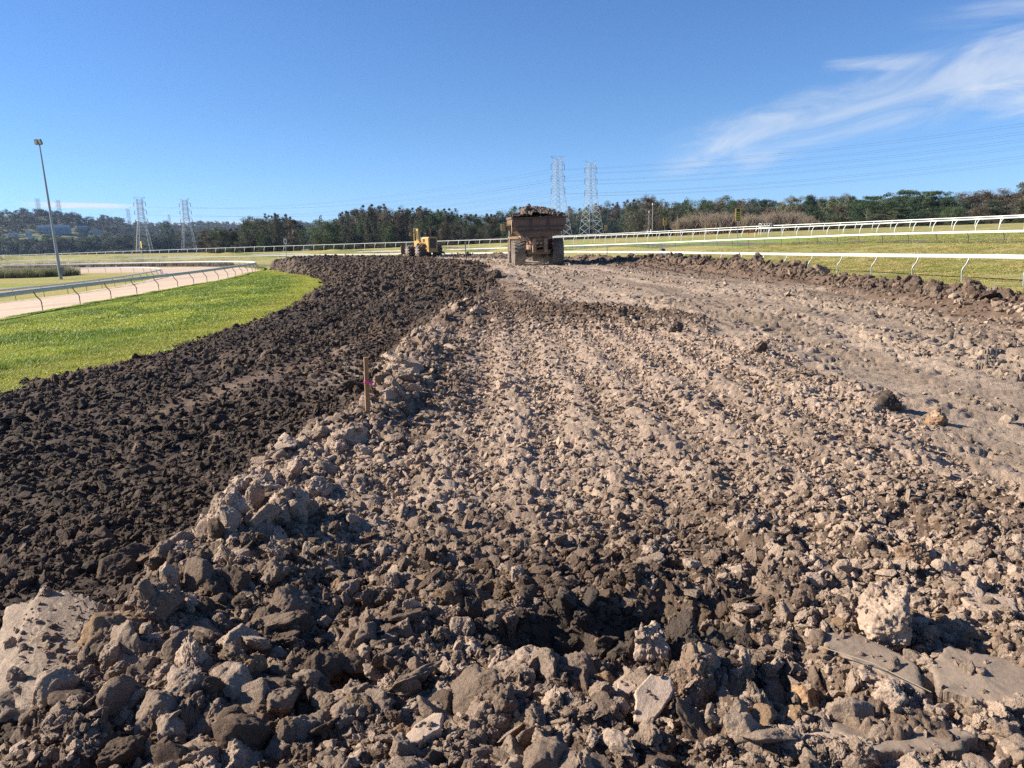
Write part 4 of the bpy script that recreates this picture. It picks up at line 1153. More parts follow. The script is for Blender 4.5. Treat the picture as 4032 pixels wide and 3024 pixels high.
# white stalls and the orange rail end behind the arched rail
a = AT(3018, 893, 128); root = empty('starting_stall', (a[0], 128, gz(a[0], 128))); tag(root, 'white tubular starting gate parked behind the arched rail', 'gate')
for i in range(5):
    b = B()
    for dy in (0, 1.0): b.tube([(-.9 + i * .45, dy, 0), (-.9 + i * .45, dy, 1.75)], .04, 6)
    b.tube([(-.9 + i * .45, 0, 1.75), (-.9 + i * .45, 1.0, 1.75)], .04, 6).tube([(-.9 + i * .45, 0, 1.1), (-.9 + i * .45, 1.0, 1.1)], .04, 6); b.build('frame', M_postw, root)
B().tube([(-.95, 0, 1.75), (.95, 0, 1.75)], .05, 6).tube([(-.95, 0, .9), (.95, 0, .9)], .05, 6).build('cross_rail', M_postw, root)
wl_ = B(); wl_.tube([(.78 + .3 * math.cos(t), -.2, 1.15 + .3 * math.sin(t)) for t in np.linspace(0, 2 * pi, 17)], .07, 6); wl_.build('wheel', M_blk, root)
a = AT(2964, 903, 118); o = B().box((0, 0, .95), (1.6, .08, .24), (0, R(-3), 0)).tube([(-.6, 0, 0), (-.6, 0, .95)], .03, 6).tube([(.6, 0, 0), (.6, 0, .95)], .03, 6).build('barrier', paint('signal orange', (.75, .13, .05), .5)); o.location = (a[0], 118, gz(a[0], 118)); tag(o, 'short orange-red barrier among the white rails right of the 800 sign', 'barrier')

# wooden stake
q = px_ground(1449, 1640); dist = np.linalg.norm(q - EYE); hs = 222 * dist / FPX
root = empty('survey_stake', q); tag(root, 'square wooden survey stake with a pink ribbon driven into the edge of the pile', 'stake')
root.rotation_euler = (0, R(1.5), .3)
B().prism([(-.02, -.2), (.02, -.2), (.02, hs), (-.02, hs)], -.02, .02).build('stake', M_wood, root, .002)
M_pink = paint('pink tape', (.85, .10, .28), .4)
b = B(); b.prism([(-.024, hs * .55), (.024, hs * .55), (.024, hs * .595), (-.024, hs * .595)], -.024, .024); b.build('ribbon', M_pink, root)
b = B(); b.tube([(.024, -.02, hs * .57), (.045, -.03, hs * .585), (.06, -.03, hs * .57), (.045, -.03, hs * .555), (.024, -.02, hs * .57)], .009, 6)
b.add([(.02, -.026, hs * .57), (.03, -.026, hs * .575), (.062, -.035, hs * .49), (.046, -.037, hs * .485)], [(0, 1, 2, 3)]); b.build('bow', M_pink, root)

# ------------------------------------------------------------------ floodlight mast
M_mast = paint('mast steel', (.30, .32, .33), .45, .4, (.22, .22, .21), .3, 1.5); M_lamp = paint('lamp housing', (.16, .17, .17), .4, .3); M_glass = paint('lamp glass', (.55, .58, .60), .15, 0, spec=.6)
a = AT(239, 1090, 128); t_ = AT(239, 566, 128); z0 = gz(a[0], 128); hm = t_[2] - z0
root = empty('floodlight_mast', (a[0], 128, z0)); tag(root, 'tall tapering grey floodlight mast leaning to the eye, beside the weeds in the infield', 'lamp mast')
root.rotation_euler = (0, R(-1.6), 0)
B().tube([(0, 0, -.3), (0, 0, hm * .5), (0, 0, hm)], .27, 12, .10).build('pole', M_mast, root)
B().box((.55, -.05, 1.35), (.42, .5, 1.1)).build('cabinet', M_lamp, root, .03)
b = B().bar((-.5, 0, hm), (.5, 0, hm), .12); b.bar((0, 0, hm - .5), (0, 0, hm + .5), .12); b.build('bracket', M_mast, root)
for x, dy, tl in ((-.30, -.25, .4), (.30, -.2, -.3), (0.0, .3, .2)):
    h_ = B().box((x, dy, hm + .36), (.50, .36, .78), (R(20), 0, tl)).build('lamp', M_lamp, root, .04)
    B().box((x - math.sin(-tl) * .0, dy - .19, hm + .33), (.38, .03, .6), (R(20), 0, tl)).build('lamp_glass', M_glass, h_)

# ------------------------------------------------------------------ pylons
M_lat = paint('lattice steel', (.46, .48, .48), .5, .3, (.36, .36, .35), .3, .4); M_ins = paint('insulator', (.14, .13, .13), .3)


def pylon(px, top, base, Y, label, H_m=None, wide=True, rz=0.0, k=1.0, name='pylon'):
    """lattice tower; arms run along local x"""
    a = AT(px, top, Y); c = AT(px, base, Y); H = a[2] - c[2]; root = empty(name, (c[0], Y, c[2]), rz); tag(root, label, 'pylon', 'lattice pylons of the power line')
    S = H / 50.0; tk = .15 * k

    def half(z):
        z = z / H
        return np.interp(z, [0, .38, .60, .95, 1], [6.2 * S, 3.9 * S, 2.5 * S, 2.1 * S, 1.9 * S])
    lv = [0, .10, .20, .29, .37, .44, .50, .555, .61, .655, .70, .745, .79, .835, .88, .925, .965]
    b = B()
    for i in range(len(lv) - 1):
        z0, z1 = lv[i] * H, lv[i + 1] * H; w0, w1 = half(z0), half(z1)
        c0 = [(sx * w0, sy * w0, z0) for sx, sy in ((-1, -1), (1, -1), (1, 1), (-1, 1))]; c1 = [(sx * w1, sy * w1, z1) for sx, sy in ((-1, -1), (1, -1), (1, 1), (-1, 1))]
        for j in range(4):
            m = (j + 1) % 4; b.bar(c0[j], c1[j], tk * 1.25); b.bar(c0[j], c1[m], tk * .62); b.bar(c0[m], c1[j], tk * .62)
            if i % 2 == 0 and i: b.bar(c0[j], c0[m], tk * .55)
    b.build('lattice_body', M_lat, root)
    for n, (zf, L) in enumerate(((.60, 5.3), (.755, 5.2), (.90, 5.1))):
        z = zf * H; L *= S; w = half(z); b = B()
        for sx in (-1, 1):
            for sy in (-1, 1):
                b.bar((sx * w, sy * w, z), (sx * L, 0, z), tk * .9); b.bar((sx * half(z + .05 * H), sy * w * .9, z + .05 * H), (sx * L, 0, z), tk * .6)
            b.bar((sx * (w + L) / 2, -w / 2, z), (sx * (w + L) / 2, w / 2, z), tk * .5)
        arm = b.build('crossarm', M_lat, root)
        for sx in (-1, 1):
            B().tube([(sx * L, 0, z), (sx * L, 0, z - 3.4 * S)], .17 * k, 6).build('insulator', M_ins, arm)
    b = B(); z = .965 * H; w = half(z); T = (5.2 if wide else 4.6) * S
    for sx in (-1, 1):
        for sy in (-1, 1): b.bar((sx * w, sy * w, z), (sx * T, 0, H), tk * .75)
        b.bar((sx * half(.90 * H), 0, .90 * H), (sx * T, 0, H), tk * .6)
        b.bar((sx * w, 0, z), (sx * T, 0, H), tk * .6)
    if wide:
        b.bar((-T, 0, H), (T, 0, H), tk * .7)
        for x in (-.5, 0, .5): b.bar((x * T, 0, H), (x * T * .6, 0, z), tk * .5)
    b.build('earth_wire_arm', M_lat, root)
    return dict(loc=np.array([c[0], Y, c[2]]), H=H, S=S, rz=rz)


LDIR = np.array([.86, -.5])
arm_rz = math.atan2(.86, .5) + 0.0
py = {}
py['a'] = pylon(2200, 615, 930, 480, 'nearest lattice pylon, rising behind the load of the dump truck', rz=-1.05 + pi / 2)
py['b'] = pylon(2328, 632, 926, 520, 'lattice pylon just right of the dump truck, with a V-shaped top', rz=-1.05 + pi / 2, wide=False)
py['c'] = pylon(571, 776, 992, 700, 'lattice pylon with a flat wide top over the left tree belt, left of a pair', rz=.2, k=1.5)
py['d'] = pylon(746, 779, 986, 700, 'lattice pylon with a V-shaped top over the left tree belt, right of a pair', rz=.2, wide=False, k=1.4)
py['e'] = pylon(159, 780, 880, 1500, 'faint distant pylon on the wooded hill, left of the floodlight mast', rz=.1, k=1.3)
py['f'] = pylon(240, 785, 885, 1500, 'faint distant pylon on the wooded hill, right of the floodlight mast', rz=.1, wide=False, k=1.3)
py['g'] = pylon(512, 821, 905, 1600, 'slim distant pylon on the hill crest left of the paired pylons', rz=.9, k=1.3)
py['h'] = pylon(671, 843, 905, 1800, 'smallest distant pylon on the skyline between the paired pylons', rz=1.2, wide=False, k=1.3)


def tip(p, lvl, sx):
    zf, L = ((.60, 5.3), (.755, 5.2), (.90, 5.1))[lvl]
    x = sx * L * p['S']
    return p['loc'] + np.array([x * math.cos(p['rz']), x * math.sin(p['rz']), zf * p['H'] - 3.4 * p['S']])


M_wire = paint('cable', (.10, .11, .13), .6)


def wire(p, q, sag, label, r):
    t = np.linspace(0, 1, 40)[:, None]; P = p * (1 - t) + q * t; P[:, 2] -= (4 * sag * t * (1 - t))[:, 0]
    o = B().tube([Vector(v) - Vector(p) for v in P], r, 4, cap=False).build('power_cable', M_wire); o.location = p
    return tag(o, label, 'cable', 'power cables slung between the pylons')


LV = ('lowest', 'middle', 'top')
for key, nm in (('a', 'the pylon behind the truck'), ('b', 'the pylon with the V-shaped top')):
    for lvl in range(3):
        for sx, sd in ((-1, 'left'), (1, 'right')):
            p = tip(py[key], lvl, sx)
            q = p.copy(); q[:2] += LDIR * 400; q[2] += 22
            wire(p, q, 9, '%s power cable running right from the %s arm of %s' % (LV[lvl], sd, nm), .035)
            e = tip(py['c' if key == 'a' else 'd'], lvl, sx)
            wire(p, e, 9, '%s power cable running left from the %s arm of %s' % (LV[lvl], sd, nm), .035)
for key, nm, tgt in (('c', 'left', 'e'), ('d', 'right', 'f')):
    for lvl in (0, 2):
        wire(tip(py[key], lvl, -1), tip(py[tgt], lvl, 1), 14, '%s power cable from the %s one of the paired pylons to the hill' % (LV[lvl], nm), .05)

# ------------------------------------------------------------------ articulated dump truck
M_or = paint('dusty yellow', (.43, .27, .125), .65, 0, (.33, .245, .165), .8, 1.6, .1); M_rustb = paint('worn tipper steel', (.185, .115, .078), .7, .1, (.115, .082, .064), .8, 1.6, .15)
M_tyre = paint('dusty tyre', (.135, .110, .088), .9, 0, (.25, .195, .145), .8, 2.2, .3); M_mudt = paint('muddy chassis', (.30, .20, .125), .85, 0, (.10, .075, .055), .7, 3, .2)
M_drk = paint('dark steel', (.035, .032, .03), .6, .2, (.10, .08, .06), .4, 3); M_rod = paint('bright rod', (.50, .44, .34), .35, .5); M_red = paint('lamp red', (.55, .03, .02), .25)
M_win = paint('dark glass', (.03, .04, .045), .08, 0, spec=.7)


def wheel(parent, x, y, rad, wid, side, lug=20):
    """side: -1 left, +1 right; tread blocks are part of the tyre"""
    b = B(); h = wid / 2
    b.lathe([(-h * .55, rad * .52), (-h * .92, rad * .60), (-h, rad * .78), (-h * .96, rad * .92), (-h * .84, rad * .975), (h * .84, rad * .975), (h * .96, rad * .92), (h, rad * .78), (h * .92, rad * .60), (h * .55, rad * .52)], 40)
    for k in range(lug):
        for s in (-1, 1):
            t = 2 * pi * (k + (.5 if s > 0 else 0)) / lug
            m = Matrix.Rotation(t, 3, 'X') @ Matrix.Rotation(s * .42, 3, 'Z')
            b.box(Matrix.Rotation(t, 3, 'X') @ Vector((s * h * .48, 0, rad * .985)), (h * .98, rad * .13, rad * .075), Matrix.Rotation(t, 3, 'X') @ Matrix.Rotation(s * .35, 3, 'Z'))
    w = empty('wheel', (x, y, rad)); w.parent = parent
    b.build('tyre', M_tyre, w)
    d = B(); o_ = side
    d.lathe([(o_ * h * .25, .0), (o_ * h * .30, rad * .16), (o_ * h * .55, rad * .20), (o_ * h * .55, rad * .26), (o_ * h * .18, rad * .30), (o_ * h * .30, rad * .48), (o_ * h * .75, rad * .53), (o_ * h * .74, rad * .57)], 32)
    for k in range(10):
        t = 2 * pi * k / 10; d.box((o_ * h * .57, rad * .23 * math.cos(t), rad * .23 * math.sin(t)), (.04, .05, .05))
    d.build('rim', M_or, w)
    return w


def dump_truck():
    x0, Y0 = AT(2120, 1040, 56.4)[0], 56.4
    root = empty('dump_truck', (x0, Y0, gz(x0, Y0) - .03), R(3.6)); tag(root, 'dusty articulated dump truck seen from behind, its rusty body heaped with earth', 'dump truck')
    for y in (0, 1.95, 6.3):
        for s in (-1, 1): wheel(root, s * 1.38, y, .925, .80, s)
    # tipper body
    prof = [(-1.86, 3.40), (-1.86, 2.95), (-1.58, 2.43), (-1.15, 2.06), (1.15, 2.06), (1.58, 2.43), (1.86, 2.95), (1.86, 3.40)]
    inn = [(x * .95, z + (.07 if z < 3.3 else 0)) for x, z in prof]
    b = B(); n = len(prof); ya, yb = -1.2, 4.7
    ring = lambda pr, y, up=0: [(x, y, z + up) for x, z in pr]
    vs = ring(prof, ya) + ring(prof, yb, .1) + ring(inn, ya) + ring(inn, yb, .1)
    fs = []
    for i in range(n - 1):
        fs += [(i, i + 1, n + i + 1, n + i), (2 * n + i + 1, 2 * n + i, 3 * n + i, 3 * n + i + 1), (i + 1, i, 2 * n + i, 2 * n + i + 1)]
    fs += [(0, n, 3 * n, 2 * n), (n - 1, 3 * n - 1, 4 * n - 1, 2 * n - 1), tuple(range(n, 2 * n))]
    b.add(vs, fs)
    for y in (-.6, .7, 2.0, 3.3, 4.5):
        for s in (-1, 1):
            b.bar((s * 1.90, y, 3.3), (s * 1.90, y, 2.98), .10, .16); b.bar((s * 1.90, y, 2.98), (s * 1.62, y, 2.44), .10, .16)
    for s in (-1, 1): b.bar((s * 1.91, ya, 3.36), (s * 1.91, yb, 3.46), .12, .16); b.bar((s * 1.88, ya, 2.93), (s * 1.88, yb, 2.98), .08, .10)
    b.build('tipper_body', M_rustb, root, .012)
    # side plates still yellow
    for s in (-1,):
        B().prism([(-1.0, 2.98), (4.6, 3.05), (4.6, 3.33), (-1.0, 3.27)], s * 1.885, s * 1.905, 'x').build('side_panel', M_or, root)
        B().prism([(-1.24, 3.15), (-1.24, 2.55), (-1.05, 2.2), (-.85, 2.5), (-.80, 3.2)], s * 1.93, s * 1.955, 'x').build('side_panel', M_or, root)
    # tailgate with lip, ribs and stiffeners
    b = B().prism([(-1.87, 3.30), (-1.87, 2.95), (-1.58, 2.44), (1.58, 2.44), (1.87, 2.95), (1.87, 3.36)], ya - .08, ya - .02)
    b.prism([(-1.58, 2.43), (-1.14, 2.07), (1.14, 2.07), (1.58, 2.43)], ya - .05, ya + .02)
    tg = b.build('tailgate', M_rustb, root, .01)
    b = B().box((-.12, ya - .11, 3.33), (3.5, .12, .14), (0, R(-1), 0)).box((.9, ya - .13, 3.40), (1.0, .09, .09)); b.box((0, ya - .11, 2.74), (3.42, .07, .07)).box((0, ya - .11, 2.44), (3.12, .08, .08))
    for x in (-.62, .62): b.box((x, ya - .11, 3.0), (.15, .07, .46)).box((x, ya - .11, 2.59), (.15, .07, .24))
    b.build('rib', paint('dark rib', (.085, .058, .045), .7), tg, .008)
    # lift rams
    for k, (dx, dz) in enumerate(((0, 0), (.16, .10))):
        B().tube([(-1.46 + dx, ya + .35, 2.30 + dz), (-1.02 + dx, ya + .15, 1.90 + dz)], .085, 10).tube([(-1.02 + dx, ya + .15, 1.90 + dz), (-.80 + dx, ya + .05, 1.64 + dz)], .045, 10).build('lift_ram', M_rod, root)
    B().bar((-1.82, ya, 2.72), (-1.36, ya + .1, 2.24), .09, .06).build('strut', M_or, root)
    # chassis
    b = B().box((-.40, 0.2, 1.42), (.22, 3.4, .95)).box((.40, 0.2, 1.42), (.22, 3.4, .95)).box((0, 2.6, 1.35), (.9, 4.2, .5))
    b.prism([(-.56, 1.95), (-.20, 1.95), (-.22, .90), (-.40, .90), (-.50, 1.25)], -1.02, -.92); b.prism([(.26, 1.95), (.56, 1.95), (.50, 1.40), (.30, 1.32)], -1.02, -.92)
    b.prism([(-.42, 1.22), (.44, 1.34), (.44, 1.46), (-.05, 1.42), (-.42, 1.24)], -1.0, -.90); b.box((0, -.85, 1.86), (1.3, .25, .12))
    b.prism([(-.72, 2.02), (.72, 2.02), (.60, 1.62), (.30, 1.50), (-.30, 1.50), (-.60, 1.62)], -.86, -.2); b.prism([(-.9, 1.12), (.9, 1.12), (.75, .80), (-.75, .80)], -.55, .3)
    b.build('chassis', M_mudt, root, .01)
    b = B().tube([(-1.05, 0, .93), (1.05, 0, .93)], .20, 14).lathe([(-.36, .05), (-.30, .30), (0, .40), (.30, .30), (.36, .05)], 18, 'x', (0.05, 0, .90)).box((0, -.45, .86), (2.0, .16, .12)); b.build('axle', M_drk, root)
    b = B().tube([(-1.05, 1.95, .93), (1.05, 1.95, .93)], .20, 14).box((.25, 1.95, .62), (.9, .6, .75)); b.build('axle', M_drk, root, .03)
    b = B().tube([(-1.05, 6.3, .93), (1.05, 6.3, .93)], .20, 14).box((0, 6.3, .8), (.8, .6, .6)); b.build('axle', M_drk, root, .03)
    b = B().box((-.78, -1.02, 1.60), (.16, .08, .16)).box((-.60, -1.02, 1.50), (.16, .08, .12)); b.build('tail_lamp', M_red, root, .02)
    B().box((-.72, -1.0, 1.52), (.55, .06, .06)).box((-.52, -1.0, 1.62), (.06, .06, .30)).build('lamp_bracket', M_mudt, root)
    B().box((-.98, -.5, 1.25), (.10, .06, .42)).build('mudflap', paint('pale flap', (.62, .58, .5), .6), root)
    B().box((.95, -.95, 1.55), (.14, .08, .12)).build('tail_lamp', M_red, root, .02)
    for x in (-.15, .12): B().box((x, -.9, 1.58), (.16, .12, .16)).build('valve', M_rod, root, .03)
    # front half: fenders, cab, bonnet, mirrors, rails
    for s in (-1, 1):
        B().prism([(5.02, .95), (5.22, 1.95), (5.8, 2.12), (6.9, 2.12), (7.4, 1.75), (7.25, 1.7), (6.85, 2.0), (5.85, 2.0), (5.42, 1.85), (5.28, .95)], s * .95, s * 1.72, 'x').build('fender', M_or, root, .02)
        b = B()
        for y in (5.0, 5.75): b.tube([(s * 1.72, y, 2.0), (s * 1.70, y, 2.85)], .03, 6)
        b.tube([(s * 1.70, 5.0, 2.85), (s * 1.70, 5.75, 2.85)], .03, 6).tube([(s * 1.71, 5.0, 2.45), (s * 1.71, 5.75, 2.45)], .025, 6); b.build('handrail', M_rod, root)
        b = B().tube([(s * 1.2, 7.0, 3.2), (s * 2.05, 7.1, 3.25), (s * 2.10, 7.1, 3.0)], .03, 6); mr_ = b.build('mirror_arm', M_drk, root)
        B().box((s * 2.12, 7.1, 2.85), (.30, .10, .55)).build('mirror', M_or if s < 0 else M_drk, mr_, .03)
    cab_ = B().prism([(5.4, 1.7), (5.4, 3.35), (6.9, 3.35), (7.2, 2.3), (7.2, 1.7)], -.85, .85, 'x').build('cab', M_or, root, .05)
    B().box((0, 5.385, 2.75), (1.4, .02, .9)).build('rear_window', M_win, cab_)
    B().prism([(7.2, 1.5), (7.2, 2.3), (8.9, 2.0), (9.1, 1.3), (9.0, 1.0), (7.2, 1.0)], -.8, .8, 'x').build('bonnet', M_or, root, .05)
    B().tube([(.95, 5.2, 1.8), (.95, 5.2, 3.2)], .09, 10).build('exhaust', M_drk, root)
    # heap of earth: lies in the body, so a thing of its own
    nx, ny = 90, 110; gx, gy = np.meshgrid(np.linspace(-1.76, 1.76, nx), np.linspace(-1.12, 4.6, ny), indexing='ij')
    hp = np.interp(gx, [-1.76, -1.35, -.95, -.2, .1, .65, 1.1, 1.5, 1.76], [3.38, 3.52, 3.86, 4.02, 3.86, 3.82, 3.62, 3.38, 3.32]) - 3.3
    ed = ss(-1.15, -.1, gy) * ss(4.6, 3.2, gy)
    z = 3.3 + .10 + hp * (.25 + .75 * ed) + lumps(gx * 1.0, gy, .75, 301) * .50 + lumps(gx, gy, .3, 302) * .5 + .05 * fbm2(gx * 4, gy * 4, 3, 303)
    idx = np.arange(nx * ny).reshape(nx, ny); F = np.stack([idx[:-1, :-1], idx[1:, :-1], idx[1:, 1:], idx[:-1, 1:]], -1).reshape(-1, 4)
    V = [np.stack([gx, gy, z], -1).reshape(-1, 3)]; Fs = [np.c_[F[:, :3]], F[:, [0, 2, 3]]]; k = nx * ny; rg = np.random.default_rng(4)
    for _ in range(70):
        i, j = rg.integers(2, nx - 2), rg.integers(2, ny - 2); v, f = chunk(600 + rg.integers(0, 30), 2, 12, 16); s = .05 + .13 * rg.uniform() ** 2
        v = v @ np.array(Euler(rg.uniform(0, 6, 3)).to_matrix()).T * s + np.array([gx[i, j], gy[i, j], z[i, j] + s * .2]); V.append(v); Fs.append(f + k); k += len(v)
    me = np_mesh('heaped_load', np.vstack(V), np.vstack(Fs), pix_mat('load earth', C_dark * 2.3, .5, 12), False)
    o = link('heaped_load', me); o.matrix_world = Matrix.Translation(root.location) @ Matrix.Rotation(R(3.6), 4, 'Z'); tag(o, 'heap of lumpy dark earth piled high in the dump truck body', 'load of earth')


dump_truck()

# ------------------------------------------------------------------ wheeled compactor (tractor with padded steel drums)
M_cat = paint('machine yellow', (.47, .275, .080), .55, 0, (.34, .19, .06), .5, 1.5); M_steel = paint('pad steel', (.26, .21, .17), .6, .15, (.13, .105, .085), .5, 4)


def compactor():
    Y0 = 98.5; a = AT(1672, 1010, Y0)
    root = empty('compactor_tractor', (a[0] - .1, Y0, gz(a[0], Y0) + .05), R(29)); tag(root, 'yellow compactor tractor with padded steel drums working on the far earth', 'tractor')
    # drums: two at the rear, two at the front
    for y in (-1.65, 1.65):
        for s in (-1, 1):
            w = empty('drum', (s * 1.13, y, .70)); w.parent = root
            B().lathe([(-.50, .0), (-.50, .43), (.50, .43), (.50, .0)], 28).build('shell', M_drk, w)
            b = B()
            for row in range(5):
                for k in range(10):
                    t = 2 * pi * (k + (row % 2) * .5) / 10; m = Matrix.Rotation(t, 3, 'X')
                    b.prism([(-.40 + row * .2 - .08, -.1), (-.40 + row * .2 + .08, -.1), (-.40 + row * .2 + .08, .1), (-.40 + row * .2 - .08, .1)], .38, .70, 'z') if False else b.box(m @ Vector((-.40 + row * .2, 0, .56)), (.125, .19, .30), m)
            b.build('pads', M_steel, w, .02)
            B().lathe([(s * .505, .0), (s * .53, .18), (s * .51, .22), (s * .505, .36), (s * .515, .38), (s * .505, .40)], 20).build('hub', M_steel, w)
    B().box((0, -.2, .95), (1.1, 4.6, .55)).build('chassis', M_drk, root, .03)
    # engine hood at the rear with a big grille
    hood = B().prism([(-.60, .55), (-.62, 2.20), (-.50, 2.36), (.50, 2.36), (.62, 2.20), (.60, .55)], -3.05, -.85).build('engine_hood', M_cat, root, .04)
    B().prism([(-.40, .98), (-.42, 2.0), (-.32, 2.16), (.32, 2.16), (.42, 2.0), (.40, .98)], -3.075, -3.045).build('grille', M_drk, hood)
    b = B()
    for k in range(9): b.box((0, -3.085, 1.06 + k * .125), (.78, .015, .02))
    b.build('grille_slat', M_steel, hood)
    B().box((-.615, -1.7, 1.95), (.02, .7, .35)).build('hood_vent', M_drk, hood)
    B().box((0, -3.1, .58), (1.3, .12, .16)).build('bumper', M_cat, root, .02)
    # fenders over the rear drums
    for s in (-1, 1):
        arc = [(-1.65 + 1.02 * math.cos(t), .70 + 1.02 * math.sin(t)) for t in np.linspace(.15, pi * .72, 10)]; inn = [(-1.65 + .95 * math.cos(t), .70 + .95 * math.sin(t)) for t in np.linspace(pi * .72, .15, 10)]
        B().prism(arc + inn, s * .62, s * 1.35, 'x').build('fender', M_cat, root)
    # cab
    b = B().box((0, .15, 1.55), (1.7, 1.7, .75))
    cab = b.build('cab', M_cat, root, .04)
    for sx, sy, w_ in ((-1, -1, .09), (1, -1, .09), (1, 1, .09), (-1, 1, .09)): B().bar((sx * .80, .15 + sy * .80, 1.9), (sx * .78, .15 + sy * .76, 3.35), w_).build('pillar', M_cat, cab)
    B().box((-.84, -.20, 2.62), (.05, .62, 1.5)).build('side_door', M_cat, cab, .02)
    B().box((-.87, -.20, 2.62), (.02, .34, 1.05)).build('door_glass', M_win, cab)
    B().box((0, .15, 3.40), (1.72, 1.72, .09)).build('cab_roof', paint('roof dark', (.10, .09, .06), .6), cab, .02)
    B().box((-.1, -.1, 2.15), (.5, .5, .5)).box((-.1, .12, 2.6), (.5, .12, .75)).build('seat', paint('seat green', (.05, .11, .10), .7), cab, .05)
    b = B().tube([(.35, -1.35, 2.3), (.35, -1.35, 3.55), (.34, -1.38, 3.75)], .065, 10).tube([(.35, -1.35, 2.3), (.35, -1.35, 2.85)], .12, 10); b.build('exhaust', paint('sooty pipe', (.06, .025, .03), .7), root)
    B().tube([(-.05, -1.2, 2.3), (-.05, -1.2, 2.62)], .09, 10).lathe([(2.62, .05), (2.62, .17), (2.8, .17), (2.85, .0)], 14, 'z', (-.05, -1.2, 0)).build('air_cleaner', M_drk, root)
    B().tube([(-.8, .9, 3.0), (-1.25, 1.0, 2.9)], .03, 6).build('mirror_arm', M_drk, root); B().box((-1.28, 1.0, 2.72), (.28, .08, .44)).build('mirror', M_cat, root, .03)
    B().prism([(-.05, 0), (.10, .35), (.02, .8), (-.10, 1.15), (-.18, 1.15), (-.10, .78), (-.02, .35), (-.15, 0)], -1.85, 1.85, 'x').build('dozer_blade', M_mudt, root).location = (0, 3.1, .25)
    for s in (-1, 1): B().bar((s * .5, 1.6, .9), (s * .9, 3.0, .7), .16).build('push_arm', M_cat, root)
    for s in (-1, 1): B().box((s * 1.13, -2.62, .42), (1.15, .10, .22)).build('scraper_bar', M_drk, root, .02)


compactor()

# ------------------------------------------------------------------ trees
M_leaf = {}
for k_, c_ in dict(grey=(.098, .098, .060), brown=(.125, .097, .062), green=(.080, .108, .040), deep=(.050, .080, .034), pale=(.145, .145, .07), bare=(.12, .095, .075), hill=(.080, .085, .062)).items():
    M_leaf[k_] = leaf_mat('foliage ' + k_, 'tint', 'GEOMETRY', c_, .18, .65)
M_bark = paint('bark', (.16, .13, .105), .9, 0, (.09, .07, .055), .6, 3); M_barkp = paint('pale bark', (.33, .28, .23), .85, 0, (.2, .16, .13), .5, 3)


def leaves(centres, rad, n, size, seed, droop=.35, squash=1.0):
    """n small leaf sprays spread through clumps"""
    rg = np.random.default_rng(seed); c = rg.integers(0, len(centres), n); d = rg.normal(size=(n, 3)); d /= np.linalg.norm(d, axis=1)[:, None]
    p = centres[c] + d * (rad[c] * rg.uniform(0, 1, n) ** .45)[:, None] * np.array([1, 1, squash])
    a = rg.normal(size=(n, 3)); a[:, 2] = np.abs(a[:, 2]) * .7 - droop; a /= np.linalg.norm(a, axis=1)[:, None]
    b = np.cross(a, rg.normal(size=(n, 3))); b /= np.linalg.norm(b, axis=1)[:, None]
    s = size * rg.uniform(.6, 1.5, n)[:, None]
    V = np.stack([p - b * s * .32, p + a * s * .5 - b * s * .1, p + a * s * 1.2, p + a * s * .5 + b * s * .36], 1).reshape(-1, 3)
    F = np.arange(4 * n).reshape(n, 4)
    cl = .72 + .56 * rg.uniform(size=len(centres)); t = cl[c] * rg.uniform(.65, 1.35, n); w = rg.uniform(.9, 1.1, n)
    return V, F, np.repeat(np.c_[t * w, t, t / w], 4, 0)


